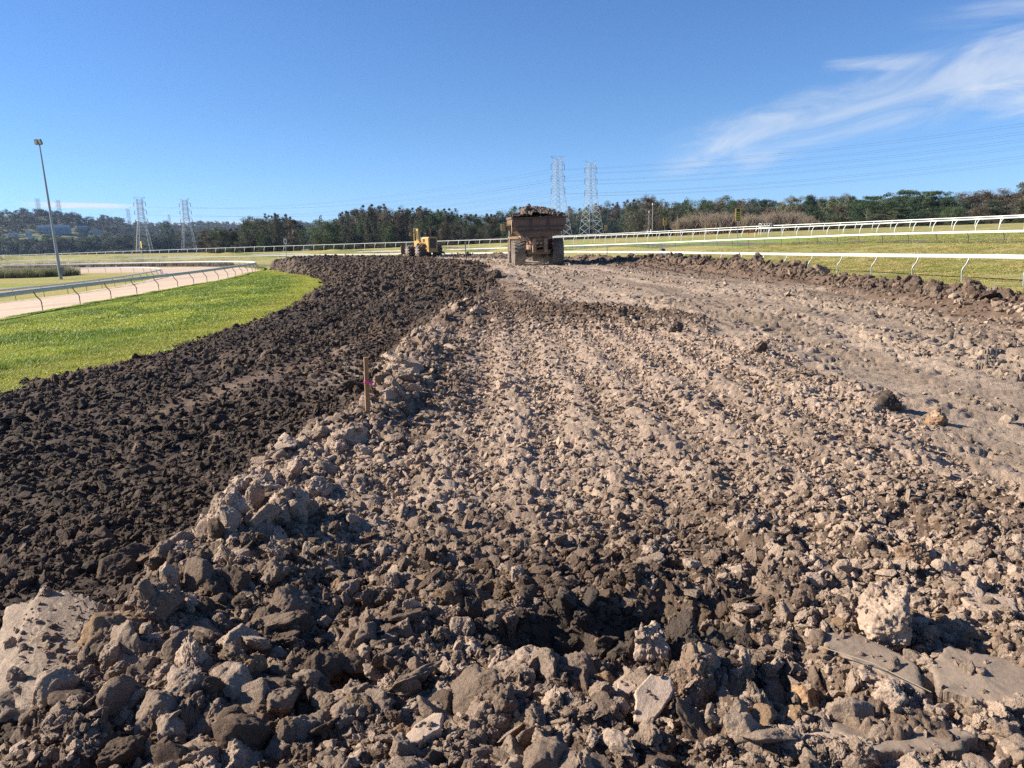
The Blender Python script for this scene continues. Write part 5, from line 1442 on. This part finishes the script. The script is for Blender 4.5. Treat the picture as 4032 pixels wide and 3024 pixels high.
def crown(kind, seed):
    """crown of a tree one unit tall, standing on z = 0; returns mesh data"""
    rg = np.random.default_rng(seed); C = []; Rr = []
    if kind == 'plume':          # she-oak: upright feathery plumes
        for k in range(rg.integers(3, 6)):
            a = rg.uniform(0, 2 * pi); r = rg.uniform(.03, .15); top = rg.uniform(.72, 1.0) if k else .97; x, y = r * math.cos(a), r * math.sin(a)
            for t in np.linspace(.06, 1, 12):
                z = t * top; wd = .165 * math.sin(pi * min(1, .18 + .82 * t)) ** .6 + .022
                for _ in range(2):
                    b = rg.uniform(0, 2 * pi); q = wd * rg.uniform(.1, .85); C.append((x * (1 + .4 * t) + q * math.cos(b), y * (1 + .4 * t) + q * math.sin(b), z + rg.normal() * .02)); Rr.append(wd * rg.uniform(.35, .65) + .01)
        n, s, dr, sq = 8000, .022, .15, 1.5
    elif kind == 'round':        # dense broad crown
        for k in range(52):
            d = rg.normal(size=3); d /= np.linalg.norm(d); d[2] = d[2] * .85; r = rg.uniform(.55, 1) ** .6
            C.append((d[0] * .36 * r, d[1] * .36 * r, .54 + d[2] * .44 * r)); Rr.append(rg.uniform(.07, .15))
        n, s, dr, sq = 7000, .026, .2, .8
    elif kind == 'gum':          # open crown, clumps at limb ends
        for k in range(20):
            a = rg.uniform(0, 2 * pi); r = rg.uniform(.05, .30); z = rg.uniform(.34, .96); r *= 1.15 - abs(z - .6)
            C.append((r * math.cos(a), r * math.sin(a), z)); Rr.append(rg.uniform(.06, .125))
        for k in range(8): C.append((rg.normal() * .1, rg.normal() * .1, rg.uniform(.08, .4))); Rr.append(.1)
        n, s, dr, sq = 5600, .024, .5, .8
    elif kind == 'tier':         # layered dark crown
        for k in range(40):
            a = rg.uniform(0, 2 * pi); z = rg.choice([.2, .34, .48, .62, .76, .9]) + rg.normal() * .02; r = rg.uniform(.0, .40) * (1.12 - z * .72)
            C.append((r * math.cos(a), r * math.sin(a), z)); Rr.append(rg.uniform(.08, .14))
        n, s, dr, sq = 6500, .027, .1, .5
    elif kind == 'shrub':
        for k in range(18):
            d = rg.normal(size=3); d /= np.linalg.norm(d); C.append((d[0] * .42, d[1] * .42, .45 + d[2] * .42)); Rr.append(rg.uniform(.12, .22))
        n, s, dr, sq = 1600, .05, .2, .8
    else:                        # hill: cheap far crown
        for k in range(9):
            d = rg.normal(size=3); d /= np.linalg.norm(d); C.append((d[0] * .32, d[1] * .32, .52 + d[2] * .36)); Rr.append(rg.uniform(.14, .24))
        n, s, dr, sq = 420, .085, .2, .8
    return leaves(np.array(C), np.array(Rr), n, s, seed + 1, dr, sq)


def crown_mesh(kind, seed, mat):
    V, F, T = crown(kind, seed); me = np_mesh('crown', V, F, mat, False); add_attr(me, 'tint', 'FLOAT_VECTOR', T); return me


def trunk_mesh(seed, kind, mat):
    rg = np.random.default_rng(seed); b = B()
    b.tube([(0, 0, -.03), (rg.normal() * .01, rg.normal() * .01, .3), (rg.normal() * .02, rg.normal() * .02, .8)], .022, 7, .006)
    for k in range(7):
        z = rg.uniform(.16, .6); a = rg.uniform(0, 2 * pi); r = rg.uniform(.1, .26)
        b.tube([(0, 0, z), (r * .5 * math.cos(a), r * .5 * math.sin(a), z + .08), (r * math.cos(a), r * math.sin(a), z + rg.uniform(.16, .3))], .010, 5, .003, cap=False)
    me = bpy.data.meshes.new('trunk'); me.from_pydata(b.v, [], b.f); me.polygons.foreach_set('use_smooth', b.sm); me.materials.append(mat); return me


LIB = {}
for kind, mats in dict(plume=('grey', 'brown', 'grey', 'green'), round=('deep', 'green', 'brown', 'grey'), gum=('pale', 'brown', 'grey'), tier=('deep', 'deep', 'green')).items():
    LIB[kind] = [(crown_mesh(kind, 50 + 7 * i + len(kind), M_leaf[m]), m) for i, m in enumerate(mats * 2)]
EXT = {}
for kind in LIB:
    for me_, _ in LIB[kind]:
        co = np.zeros(len(me_.vertices) * 3); me_.vertices.foreach_get('co', co); co = co.reshape(-1, 3); EXT[me_.name] = (np.percentile(np.abs(co[:, 0]), 97) * 2, np.percentile(co[:, 2], 99.7))
TRK = [trunk_mesh(70 + i, 'a', M_bark) for i in range(3)] + [trunk_mesh(80, 'a', M_barkp), trunk_mesh(81, 'a', M_barkp)]
rt = random.Random(3)


def tree(px, top, Y, kind, mat=None, width=None, label=None, group=None, base=None, name='tree'):
    a = AT(px, top, Y); z0 = (gz(a[0] * min(1, 330 / Y), min(Y, 330)) if base is None else base) - .3 - .6 * (Y > 400); H = a[2] - z0
    ch = [m for m in LIB[kind] if mat is None or m[1] == mat] or LIB[kind]
    root = empty(name, (a[0], Y, z0), rt.uniform(0, 6.28)); tag(root, label, 'tree', group)
    cm = rt.choice(ch)[0]; ex, ez = EXT[cm.name]
    w = H * rt.uniform(.9, 1.15) if width is None else width * Y / FPX / ex
    c = link('crown', cm, root); c.scale = (w, w, H / ez)
    t = link('trunk', rt.choice(TRK[3:] if kind == 'gum' else TRK[:3]), root); t.scale = (H * .9, H * .9, H * .95)
    return root


def profile(px, pts):
    return float(np.interp(px, [p[0] for p in pts], [p[1] for p in pts]))


G1, G2, G3, G4 = 'trees of the left belt below the hill', 'she-oaks of the middle belt', 'trees behind the pylons and signs', 'trees of the right belt'
# left belt, low and dark
topL = [(-120, 936), (0, 938), (60, 942), (90, 934), (150, 941), (220, 926), (290, 936), (350, 938), (400, 922), (460, 928), (540, 918), (600, 934), (660, 926), (700, 908), (760, 915), (800, 920)]
x = -110.0; i = 0
while x < 800:
    kind, mt = [('round', 'deep'), ('plume', 'grey'), ('round', 'grey'), ('plume', 'green'), ('round', 'brown')][i % 5]
    tree(x, profile(x, topL) + rt.uniform(-3, 9), 735 + rt.uniform(-14, 40), kind, mt, rt.uniform(50, 76),
         {'deep': 'dark dense round tree', 'grey': 'grey-green tree', 'green': 'green feathery tree', 'brown': 'brownish round tree'}[mt] + ' in the left belt at the foot of the hill', G1)
    x += rt.uniform(20, 28); i += 1
# middle belt of she-oaks
topM = [(800, 902), (850, 896), (900, 900), (940, 893), (975, 868), (1014, 842), (1060, 846), (1110, 838), (1150, 858), (1175, 880), (1190, 905), (1225, 905), (1250, 880), (1270, 868), (1310, 872), (1335, 852), (1350, 829), (1400, 826), (1430, 808), (1490, 802), (1530, 822), (1570, 812),
        (1615, 816), (1657, 814), (1710, 824), (1770, 820), (1800, 832), (1860, 846), (1920, 850), (1960, 828), (1995, 836), (2033, 808), (2070, 832), (2110, 826), (2160, 818)]
x = 800.0; i = 0
while x < 2170:
    back = i % 3 == 2
    gap = 1170 < x < 1235
    if not gap:
        mt = rt.choice(['grey', 'grey', 'brown', 'green'])
        Y = (300 if back else 268) - (x - 800) * .02 + rt.uniform(-8, 8)
        tp = profile(x, topM) + (rt.uniform(-3, 4) if not back else rt.uniform(2, 10)) + (0 if i % 2 else rt.uniform(0, 16))
        sec = 'left of the tractor' if x < 1560 else ('behind the tractor' if x < 1780 else 'between the tractor and the dump truck' if x < 2000 else 'behind the dump truck')
        kd = rt.choice(['plume', 'plume', 'plume', 'gum', 'round']); mt = mt if any(m_[1] == mt for m_ in LIB[kd]) else 'grey'
        tree(x, tp, Y, kd, mt, rt.uniform(56, 84), ({'plume': 'feathery %s she-oak %s', 'gum': 'open-crowned %s tree %s', 'round': 'rounded %s tree %s'}[kd] + ' beyond the white rails') % ({'grey': 'grey-green', 'brown': 'brownish', 'green': 'dark green'}[mt], sec), G2)
    x += rt.uniform(15, 24); i += 1
x = 820.0
while x < 2170:            # lower, nearer growth that closes the foot of the belt
    if not 1165 < x < 1250:
        tree(x, profile(x, topM) + rt.uniform(38, 78), 252 - (x - 800) * .02 + rt.uniform(-6, 6), rt.choice(['plume', 'plume', 'round']), rt.choice(['grey', 'brown', 'green', 'deep']), rt.uniform(48, 76),
             'lower bushy tree at the front of the she-oak belt, above the white rail', G2)
    x += rt.uniform(24, 40)
tree(1272, 866, 244, 'round', 'green', 120, 'bright green bushy round tree at the gap in the belt, left of the tall she-oaks')
tree(1190, 892, 252, 'round', 'green', 46, 'small green tree standing in the gap where the far hill shows')
tree(1258, 848, 300, 'plume', 'grey', 26, 'single thin pointed she-oak rising above the bright green round tree')
tree(652, 868, 725, 'round', 'deep', 44, 'tall dark tree standing up alone between the paired left pylons', base=-2)
# behind the pylons and the signs
topR = [(2200, 838), (2240, 812), (2283, 808), (2320, 802), (2385, 790), (2420, 806), (2457, 778), (2495, 792), (2520, 774), (2540, 762), (2575, 770), (2600, 796), (2627, 782), (2655, 798), (2695, 782), (2745, 790), (2790, 772), (2830, 782), (2880, 768), (2920, 782), (2945, 776), (3000, 786), (3035, 778),
        (3080, 790), (3125, 764), (3165, 772), (3190, 764), (3240, 772), (3275, 766), (3325, 756), (3368, 778), (3400, 780)]
x = 2190.0; i = 0
while x < 3400:
    kind, mt = rt.choice([('round', 'brown'), ('gum', 'brown'), ('plume', 'brown'), ('plume', 'grey'), ('gum', 'pale')] if x < 2660 else [('tier', 'deep'), ('gum', 'pale'), ('round', 'deep'), ('gum', 'brown'), ('gum', 'grey')])
    tp = profile(x, topR) + (rt.uniform(-2, 5) if i % 2 == 0 else rt.uniform(4, 22)); Y = 248 + rt.uniform(-10, 24) if x > 2480 else 565 + rt.uniform(-15, 30)
    sec = 'behind the pylon with the V-shaped top' if x < 2420 else 'behind the thin masts' if x < 2620 else 'behind the bare shrubs' if x < 3200 else 'right of the bare shrubs'
    tree(x, tp, Y, kind, mt, rt.uniform(56, 88), '%s %s tree %s' % ({'brown': 'brownish', 'grey': 'grey-green', 'pale': 'pale green', 'deep': 'dark green'}[mt], {'round': 'dense', 'gum': 'open-crowned', 'plume': 'feathery', 'tier': 'layered'}[kind], sec), G3)
    x += rt.uniform(20, 30); i += 1
x = 2200.0
while x < 3420:
    tree(x, profile(x, topR) + rt.uniform(36, 64), 236 + rt.uniform(-4, 6) if x > 2480 else 548 + rt.uniform(-6, 6), rt.choice(['round', 'tier', 'gum']), rt.choice(['brown', 'deep', 'grey', 'deep']), rt.uniform(54, 80), 'lower tree at the front of the belt behind the signs and pylons', G3)
    x += rt.uniform(32, 46)
# right belt
topQ = [(3380, 782), (3400, 776), (3465, 764), (3510, 756), (3556, 748), (3600, 754), (3640, 750), (3680, 754), (3720, 760), (3770, 754), (3830, 756), (3890, 750), (3940, 736), (3985, 738), (4020, 744), (4100, 730), (4200, 720)]
x = 3385.0; i = 0
while x < 4240:
    if x < 3760: kind, mt = [('tier', 'deep'), ('round', 'deep'), ('tier', 'green'), ('round', 'green')][i % 4]
    else: kind, mt = [('gum', 'brown'), ('round', 'brown'), ('gum', 'brown')][i % 3]
    tree(x, profile(x, topQ) + (rt.uniform(-2, 6) if i % 2 == 0 else rt.uniform(4, 24)), 226 + rt.uniform(-8, 20), kind, mt, rt.uniform(74, 110),
         ('dark green spreading tree' if mt == 'deep' else 'lighter green tree' if mt == 'green' else 'brownish open tree') + ' in the right belt behind the white rails', G4)
    x += rt.uniform(24, 36); i += 1
x = 3390.0
while x < 4240:
    tree(x, profile(x, topQ) + rt.uniform(46, 84), 212 + rt.uniform(-4, 5), rt.choice(['round', 'tier', 'gum']), rt.choice(['green', 'deep']) if x < 3800 else rt.choice(['brown', 'brown', 'deep']), rt.uniform(70, 100), 'lower tree at the front of the right belt, above the white rails', G4)
    x += rt.uniform(38, 54)
x = -110.0
while x < 4240:
    tp = profile(x, topL if x < 800 else topM if x < 2180 else topR if x < 3400 else topQ)
    if not 1165 < x < 1250:
        tree(x, tp + rt.uniform(14, 34), (790 if x < 840 else 318 if x < 2170 else 610 if x < 2480 else 292) + rt.uniform(-8, 8), 'round', rt.choice(['deep', 'grey', 'deep', 'brown']), rt.uniform(80, 120), 'dense dark tree deep inside the belt, half hidden by those before it', 'trees deep in the belts')
    x += rt.uniform(40, 56)
tree(3280, 842, 196, 'round', 'green', 50, 'small bright green bush right of the bare shrubs')
tree(3750, 815, 192, 'round', 'green', 66, 'light green bush low in the right belt')
tree(4075, 690, 120, 'gum', 'grey', 130, 'tree whose outermost leaves reach in at the right edge of the view')

# bare shrubs: many upright twigs
M_twig = paint('twig', (.30, .235, .165), .85, 0, (.22, .15, .115), .5, 2)


def twig_mesh(seed):
    rg = np.random.default_rng(seed); V = []; F = []

    def stick(p, q, r0, r1):
        d = q - p; d = d / np.linalg.norm(d); u = np.cross(d, rg.normal(size=3)); u /= np.linalg.norm(u); v = np.cross(d, u); i = len(V)
        for k in range(3): t = 2 * pi * k / 3; V.append(p + r0 * (u * math.cos(t) + v * math.sin(t)))
        for k in range(3): t = 2 * pi * k / 3; V.append(q + r1 * (u * math.cos(t) + v * math.sin(t)))
        for k in range(3): F.append((i + k, i + (k + 1) % 3, i + 3 + (k + 1) % 3, i + 3 + k))
    for k in range(110):
        a = rg.uniform(0, 2 * pi); p = np.array([rg.normal() * .12, rg.normal() * .12, 0]); o = rg.uniform(.1, .55); q = np.array([p[0] + o * math.cos(a) * .8, p[1] + o * math.sin(a) * .8, rg.uniform(.35, .8) * (1.15 - o * .7)])
        stick(p, q, .011, .007)
        for j in range(7):
            t = rg.uniform(.3, 1); b = p + (q - p) * t; e = b + np.array([rg.normal() * .09, rg.normal() * .09, rg.uniform(.10, .30)]); stick(b, e, .006, .003)
            for jj in range(2): g = b + (e - b) * rg.uniform(.4, 1); stick(g, g + np.array([rg.normal() * .05, rg.normal() * .05, rg.uniform(.04, .14)]), .004, .002)
    return np_mesh('branches', np.array(V), np.array(F), M_twig, True)


TW = [twig_mesh(500 + i) for i in range(4)]
for n_, (px, tp, w) in enumerate([(2680, 862, 90), (2725, 852, 96), (2765, 846, 110), (2815, 844, 110), (2860, 842, 120), (2905, 848, 110), (2950, 850, 110), (2985, 856, 90), (3020, 846, 110), (3060, 838, 120), (3100, 838, 120), (3145, 842, 110), (3180, 856, 90), (3210, 872, 60)]):
    Y = 184 + (n_ % 3) * 5; a = AT(px, tp, Y); z0 = gz(a[0], Y) - .1; H = (a[2] - z0) * 1.12
    o = link('bare_shrub', rt.choice(TW), None, (a[0], Y, z0)); o.scale = (w * Y / FPX * .9, w * Y / FPX * .9, H * 1.05); o.rotation_euler = (0, 0, rt.uniform(0, 6))
    tag(o, 'leafless pinkish-brown shrub of upright twigs ' + ('left of the 800 sign' if px < 2890 else 'right of the 800 sign'), 'shrub', 'bare shrubs behind the 800 sign')

# ------------------------------------------------------------------ the hill on the left
ridge_px = [(-900, 845), (-300, 840), (0, 842), (60, 838), (130, 836), (220, 845), (300, 850), (325, 866), (400, 862), (470, 866), (540, 884), (600, 888), (700, 886), (800, 880), (900, 882), (1000, 886), (1100, 882), (1160, 882), (1240, 888), (1320, 905), (1420, 925), (1600, 945), (2200, 945)]
rid = np.array([(math.atan2(*(AT(p, q, 1000)[:2])), (AT(p, q, 1000)[2] - 1.7) / math.hypot(*AT(p, q, 1000)[:2])) for p, q in ridge_px])


def hill_h(X, Y):
    r = np.hypot(X, Y); a = np.arctan2(X, Y); sl_ = np.interp(a, rid[:, 0], rid[:, 1]); rr = np.interp(a, rid[:, 0], np.interp([p[0] for p in ridge_px], [-900, 300, 600, 1400], [1250, 1300, 1900, 2200]))
    top = sl_ * rr; t = np.clip((r - 790) / (rr - 790), 0, 1); prof = (t ** 1.25) * .86 + .14 * t * t * (3 - 2 * t)
    h = -2.6 + (top + 2.6) * prof; h = np.where(r > rr, -2.6 + (top + 2.6) * np.clip(1 - (r - rr) / 900, 0, 1), h)
    return h + 2.5 * fbm2(X * .006, Y * .006, 3, 400) * t


def hills():
    a = np.linspace(R(-52), R(4), 260); r = np.linspace(700, 3200, 150); rr, aa = np.meshgrid(r, a, indexing='ij'); X = rr * np.sin(aa); Y = rr * np.cos(aa)
    z = hill_h(X, Y) - 1.0; z = np.where(aa > R(2), z - 3 * (aa - R(2)) * 60, z)
    idx = np.arange(X.size).reshape(X.shape); F = np.stack([idx[:-1, :-1], idx[:-1, 1:], idx[1:, 1:], idx[1:, :-1]], -1).reshape(-1, 4)
    n = np.clip(.5 + .8 * fbm2(X * .012, Y * .012, 3, 410), 0, 1)[..., None]; col = np.array([.085, .085, .05]) * (1 - n) + np.array([.17, .19, .07]) * n
    me = np_mesh('hills', np.stack([X, Y, z], -1).reshape(-1, 3), F, bpy.data.materials['grass ground'], True); add_attr(me, 'col', 'FLOAT_COLOR', np.concatenate([col, np.ones(X.shape + (1,))], -1).reshape(-1, 4))
    tag(link('hills', me), 'low wooded hill with scattered houses on the left skyline', 'hill', None, 'structure')


def hit_hill(px, py):
    d = ray(px, py); ts = np.linspace(800, 2600, 1400) / d[1]; P = EYE + d * ts[:, None]; h = hill_h(P[:, 0], P[:, 1])
    k = np.argmax(P[:, 2] < h); return P[k] if (P[:, 2] < h).any() else P[-1]


hills()
M_roofw = paint('pale roof', (.52, .54, .57), .5); M_roofr = paint('tile roof', (.30, .17, .13), .8); M_wallp = paint('pale wall', (.55, .53, .50), .8); M_wallb = paint('grey wall', (.32, .35, .40), .8)
houses = []
for px, py, w, roof, wall, lab in ((215, 912, 96, M_roofw, M_wallb, 'long low shed with a bright pale roof on the hill, crossed by the floodlight mast'), (320, 897, 32, M_roofw, M_wallb, 'blue-grey house above the long shed, to its right'),
                                   (380, 913, 30, M_roofw, M_wallp, 'pale gabled house right of the long shed'), (355, 917, 8, M_roofw, M_roofw, 'tiny bright white hut between the long shed and the pale gabled house'), (52, 926, 32, M_roofw, M_wallp, 'pale flat house at the left edge low on the hill'),
                                   (113, 923, 20, M_roofw, M_wallp, 'small white-roofed house left of the long shed'), (124, 941, 18, M_roofw, M_wallp, 'small white shed lowest on the hill, just above the trees'), (458, 906, 12, M_roofw, M_wallp, 'small white house among trees left of the paired pylons'),
                                   (541, 893, 28, M_roofr, M_wallp, 'red-roofed house behind the left one of the paired pylons'), (795, 892, 24, M_roofw, M_wallb, 'pale two-storey house right of the paired pylons'), (905, 896, 44, M_roofr, M_wallp, 'wide red-roofed house at the right end of the hill'),
                                   (860, 884, 18, M_roofw, M_wallp, 'little house between the two houses at the right end of the hill')):
    p = hit_hill(px, py + 5); d = np.linalg.norm(p - EYE); W = w * d / FPX; Hh = max(2.6, min(W * .20, 6)); D = max(5, min(W * .4, 11)); houses.append((p[0], p[1], W * .6 + 5))
    root = empty('hill_house', p, rt.uniform(-.12, .12) - math.atan2(p[0], p[1])); tag(root, lab, 'house')
    wl2 = B().box((0, 0, Hh / 2 - 1), (W, D, Hh + 2)).build('wall', wall, root)
    B().prism([(-W / 2 - .4, Hh), (W / 2 + .4, Hh), (W / 2 - D * .2, Hh + D * .28), (-W / 2 + D * .2, Hh + D * .28)], -D / 2 - .5, D / 2 + .5).build('roof', roof, root)
    for k in range(max(2, int(W / 6))):
        B().box((-W / 2 + (k + .5) * W / max(2, int(W / 6)), -D / 2 - .02, Hh * .55), (min(1.8, W * .2), .08, Hh * .4)).build('window', M_win, root)


def hill_wood():
    rg = np.random.default_rng(33); n = 9000
    r = rg.uniform(830, 2150, n) ; a = rg.uniform(R(-46), R(-9), n); X = r * np.sin(a); Y = r * np.cos(a); h = hill_h(X, Y)
    rr = np.interp(a, rid[:, 0], np.interp([p[0] for p in ridge_px], [-900, 300, 600, 1400], [1250, 1300, 1900, 2200]))
    k = (r < rr + 40) & (rg.uniform(size=n) < .40 + .9 * ss(-.25, .3, fbm2(X * .008, Y * .008, 3, 420)))
    for hx, hy, hr in houses:
        t = np.hypot(hx, hy); u = np.array([hx, hy]) / t; along = X * u[0] + Y * u[1]; across = np.abs(X * u[1] - Y * u[0])
        k &= ~((across < hr) & (along < t + 4) & (along > t - 60))
    X, Y, h, r = X[k], Y[k], h[k], r[k]; m = len(X); print('hill trees', m)
    H = rg.uniform(5.5, 12, m); wd = H * rg.uniform(.9, 1.5, m)
    HS = store('hill_crown', [crown_mesh('hill', 700 + i, M_leaf['hill' if i % 3 else 'grey']) for i in range(6)])
    scatter('hill_wood', np.c_[X, Y, h - 1.5], np.c_[wd, wd, H], np.c_[np.zeros(m), np.zeros(m), rg.uniform(0, 6.28, m)], rg.integers(0, 6, m), np.ones((m, 3)), HS, 'wood covering the hill on the left skyline', 'wood')


hill_wood()

def undergrowth():
    rg = np.random.default_rng(44); X = []; Y = []; S = []
    for px in np.arange(-140, 4300, 9.0):
        if 1175 < px < 1225: continue
        Yb = 726 if px < 840 else 246 - (px - 800) * .02 if px < 2160 else 542 if px < 2480 else 232 if px < 3380 else 208
        for k in range(3):
            yy = Yb + rg.uniform(-3, 9) * (1 if Yb < 400 else 3); a = AT(px + rg.uniform(-5, 5), 950, yy); X.append(a[0]); Y.append(yy); S.append((13 if Yb < 400 else 11) * yy / FPX * rg.uniform(.8, 2.2))
    X = np.array(X); Y = np.array(Y); S = np.array(S); m = len(X); f = np.minimum(1, 330 / Y); z = base_h(X * f, np.minimum(Y, 330)) - .6 * (Y > 400) - .2
    US = store('shrub_crown', [crown_mesh('shrub', 800 + i, M_leaf[('deep', 'grey', 'brown', 'green')[i % 4]]) for i in range(8)])
    scatter('undergrowth', np.c_[X, Y, z], np.c_[S * 1.6, S * 1.6, S], np.c_[np.zeros(m), np.zeros(m), rg.uniform(0, 6.28, m)], rg.integers(0, 8, m), np.ones((m, 3)), US, 'dark undergrowth closing the feet of the tree belts', 'undergrowth')


undergrowth()

# ------------------------------------------------------------------ dust stirred up behind the truck
def dust():
    bm_ = bmesh.new(); bmesh.ops.create_icosphere(bm_, subdivisions=3, radius=1.0); me = bpy.data.meshes.new('dust'); bm_.to_mesh(me); bm_.free()
    x0 = AT(2105, 1040, 55)[0]; o = link('dust', me, None, (x0, 55.6, gz(x0, 55.6) + .25)); o.scale = (2.6, 2.4, .75)
    m = bpy.data.materials.new('dust'); m.use_nodes = True; n = m.node_tree.nodes; L = m.node_tree.links; n.remove(n['Principled BSDF'])
    pv = n.new('ShaderNodeVolumePrincipled'); pv.inputs['Color'].default_value = (.72, .58, .44, 1)
    tc = n.new('ShaderNodeTexCoord'); ln_ = n.new('ShaderNodeVectorMath'); ln_.operation = 'LENGTH'; L.new(tc.outputs['Object'], ln_.inputs[0])
    nz = n.new('ShaderNodeTexNoise'); nz.inputs['Scale'].default_value = 2.2; nz.inputs['Detail'].default_value = 4; L.new(tc.outputs['Object'], nz.inputs['Vector'])
    mr = n.new('ShaderNodeMapRange'); mr.inputs['From Min'].default_value = 1.0; mr.inputs['From Max'].default_value = .2; mr.inputs['To Max'].default_value = .22; L.new(ln_.outputs['Value'], mr.inputs['Value'])
    mu = n.new('ShaderNodeMath'); mu.operation = 'MULTIPLY'; L.new(mr.outputs[0], mu.inputs[0]); L.new(nz.outputs['Fac'], mu.inputs[1]); L.new(mu.outputs[0], pv.inputs['Density']); L.new(pv.outputs[0], n['Material Output'].inputs['Volume'])
    me.materials.append(m); tag(o, 'thin tan dust stirred up round the rear wheels of the dump truck', 'dust', None, 'stuff')


dust()

# ------------------------------------------------------------------ air
HAZE = 0.00007
hz = B().box((-150, 1300, 58), (5200, 4300, 144)).build('haze', None)
hm_ = bpy.data.materials.new('haze'); hm_.use_nodes = True; hn = hm_.node_tree.nodes; hn.remove(hn['Principled BSDF'])
pv = hn.new('ShaderNodeVolumePrincipled'); pv.inputs['Density'].default_value = HAZE; pv.inputs['Color'].default_value = (.45, .66, 1, 1); pv.inputs['Anisotropy'].default_value = .2
hm_.node_tree.links.new(pv.outputs[0], hn['Material Output'].inputs['Volume']); hz.data.materials.append(hm_)
tag(hz, 'thin bluish haze in the air over the course and the hill', 'haze', None, 'stuff')
scene.cycles.volume_bounces = 0
